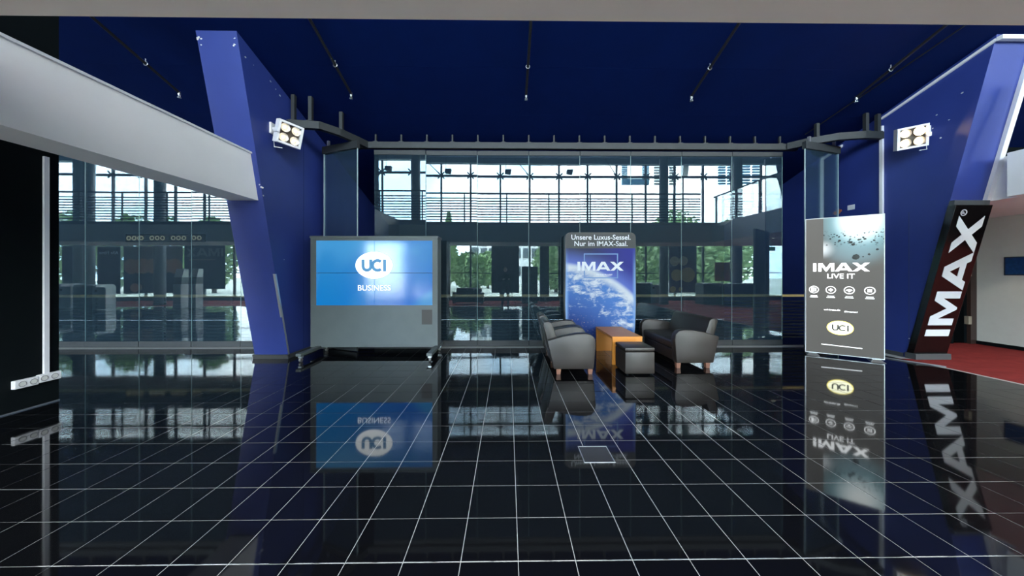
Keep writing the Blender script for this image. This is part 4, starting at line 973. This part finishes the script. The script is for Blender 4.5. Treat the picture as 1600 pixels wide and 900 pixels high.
V = [(0, 0, 0.95), (0, 0, 1.12), (0, 0.01, 1.32), (0, 0.0, 1.47), (0, 0.02, 1.56), (0, 0.04, 1.66),
     (0.10, 0, 0.90), (0.12, 0.02, 0.50), (0.12, -0.02, 0.10), (0.13, 0.10, 0.05), (-0.10, 0, 0.90), (-0.12, 0.02, 0.50), (-0.12, -0.02, 0.10), (-0.13, 0.10, 0.05),
     (0.19, 0, 1.43), (0.25, 0.04, 1.16), (0.16, 0.26, 1.28), (-0.19, 0, 1.43), (-0.25, 0.04, 1.16), (-0.08, 0.26, 1.28)]
E = [(0, 1), (1, 2), (2, 3), (3, 4), (4, 5), (0, 6), (6, 7), (7, 8), (8, 9), (0, 10), (10, 11), (11, 12), (12, 13), (3, 14), (14, 15), (15, 16), (3, 17), (17, 18), (18, 19)]
Rr = [(0.16, 0.11), (0.15, 0.10), (0.17, 0.11), (0.10, 0.08), 0.055, 0.06, 0.09, 0.065, 0.045, 0.045, 0.09, 0.065, 0.045, 0.045, 0.065, 0.047, 0.034, 0.065, 0.047, 0.034]
skin('body', V, E, Rr, CLOTH, pr)
def ball(name, c, rx, ry, rz_, m, parent, cut=None):
    mb = MB(); N, Mr = 18, 12
    vs_ = [(c[0] + rx * math.sin(PI * i / Mr) * math.cos(2 * PI * k / N), c[1] + ry * math.sin(PI * i / Mr) * math.sin(2 * PI * k / N), c[2] + rz_ * math.cos(PI * i / Mr)) for i in range(Mr + 1) for k in range(N)]
    mb.raw(vs_, [(i * N + k, i * N + (k + 1) % N, (i + 1) * N + (k + 1) % N, (i + 1) * N + k) for i in range(Mr) for k in range(N)])
    return mb.build(name, m, parent, smooth=True)
hd = ball('head', (0, 0.05, 1.70), 0.075, 0.095, 0.115, SKIN, pr)
ball('hair', (0, 0.03, 1.735), 0.083, 0.095, 0.09, HAIR, hd)
ball('nose', (0, 0.150, 1.69), 0.012, 0.016, 0.022, SKIN, hd)
for s_ in (-1, 1):
    ball('ear', (s_ * 0.077, 0.045, 1.70), 0.012, 0.02, 0.03, SKIN, hd); ball('eye', (s_ * 0.03, 0.135, 1.715), 0.011, 0.009, 0.008, HAIR, hd)
    MB().box(s_ * 0.13 - 0.045, s_ * 0.13 + 0.045, -0.08, 0.19, 0.0, 0.08).build('shoe', SHOE, pr, 0.03, smooth=True)
ball('mouth', (0, 0.138, 1.648), 0.022, 0.008, 0.006, mat('lips', (0.4, 0.16, 0.14), 0.5), hd)
for wx_, wy, wz in ((0.16, 0.27, 1.285), (-0.08, 0.27, 1.285)):
    hv = [(wx_, wy, wz), (wx_, wy + 0.07, wz + 0.015)]; he = [(0, 1)]; hr = [0.026, (0.038, 0.018)]
    for i, (dx, L) in enumerate(((-0.03, 0.065), (-0.01, 0.078), (0.01, 0.074), (0.03, 0.058))):
        b = len(hv); hv += [(wx_ + dx, wy + 0.085, wz + 0.018), (wx_ + dx, wy + 0.085 + L * 0.6, wz + 0.008), (wx_ + dx * 0.9, wy + 0.085 + L * 0.9, wz - 0.02)]; he += [(1, b), (b, b + 1), (b + 1, b + 2)]; hr += [0.009, 0.008, 0.007]
    b = len(hv); sd = 1 if wx_ < 0 else -1
    hv += [(wx_ + sd * 0.045, wy + 0.05, wz + 0.01), (wx_ + sd * 0.055, wy + 0.09, wz + 0.0)]; he += [(0, b), (b, b + 1)]; hr += [0.010, 0.008]
    skin('hand', hv, he, hr, SKIN, pr, 0, 1)
tp = thing('camera_tripod', 'black camera tripod with camera, mirrored in front of the person', 'tripod', (0, -0.14, 0), local=True)
for a in (90, 210, 330):
    c_, s_ = math.cos(math.radians(a)), math.sin(math.radians(a))
    MB().tube([(0.03 * c_, 0.03 * s_, 1.20), (0.22 * c_, 0.22 * s_, 0.60), (0.40 * c_, 0.40 * s_, 0.0)], [0.017, 0.014, 0.010], 8).build('leg', SHOE, tp)
MB().tube([(0, 0, 1.05), (0, 0, 1.40)], 0.016, 10).build('centre_column', SHOE, tp)
MB().tube([(0, 0, 1.36), (0, 0, 1.42)], 0.032, 12).build('head', SHOE, tp)
MB().box(-0.07, 0.07, -0.05, 0.03, 1.42, 1.535).build('camera_body', SHOE, tp, 0.012)
MB().tube([(0, 0.03, 1.48), (0, 0.075, 1.48)], 0.038, 16).build('lens_barrel', SHOE, tp)
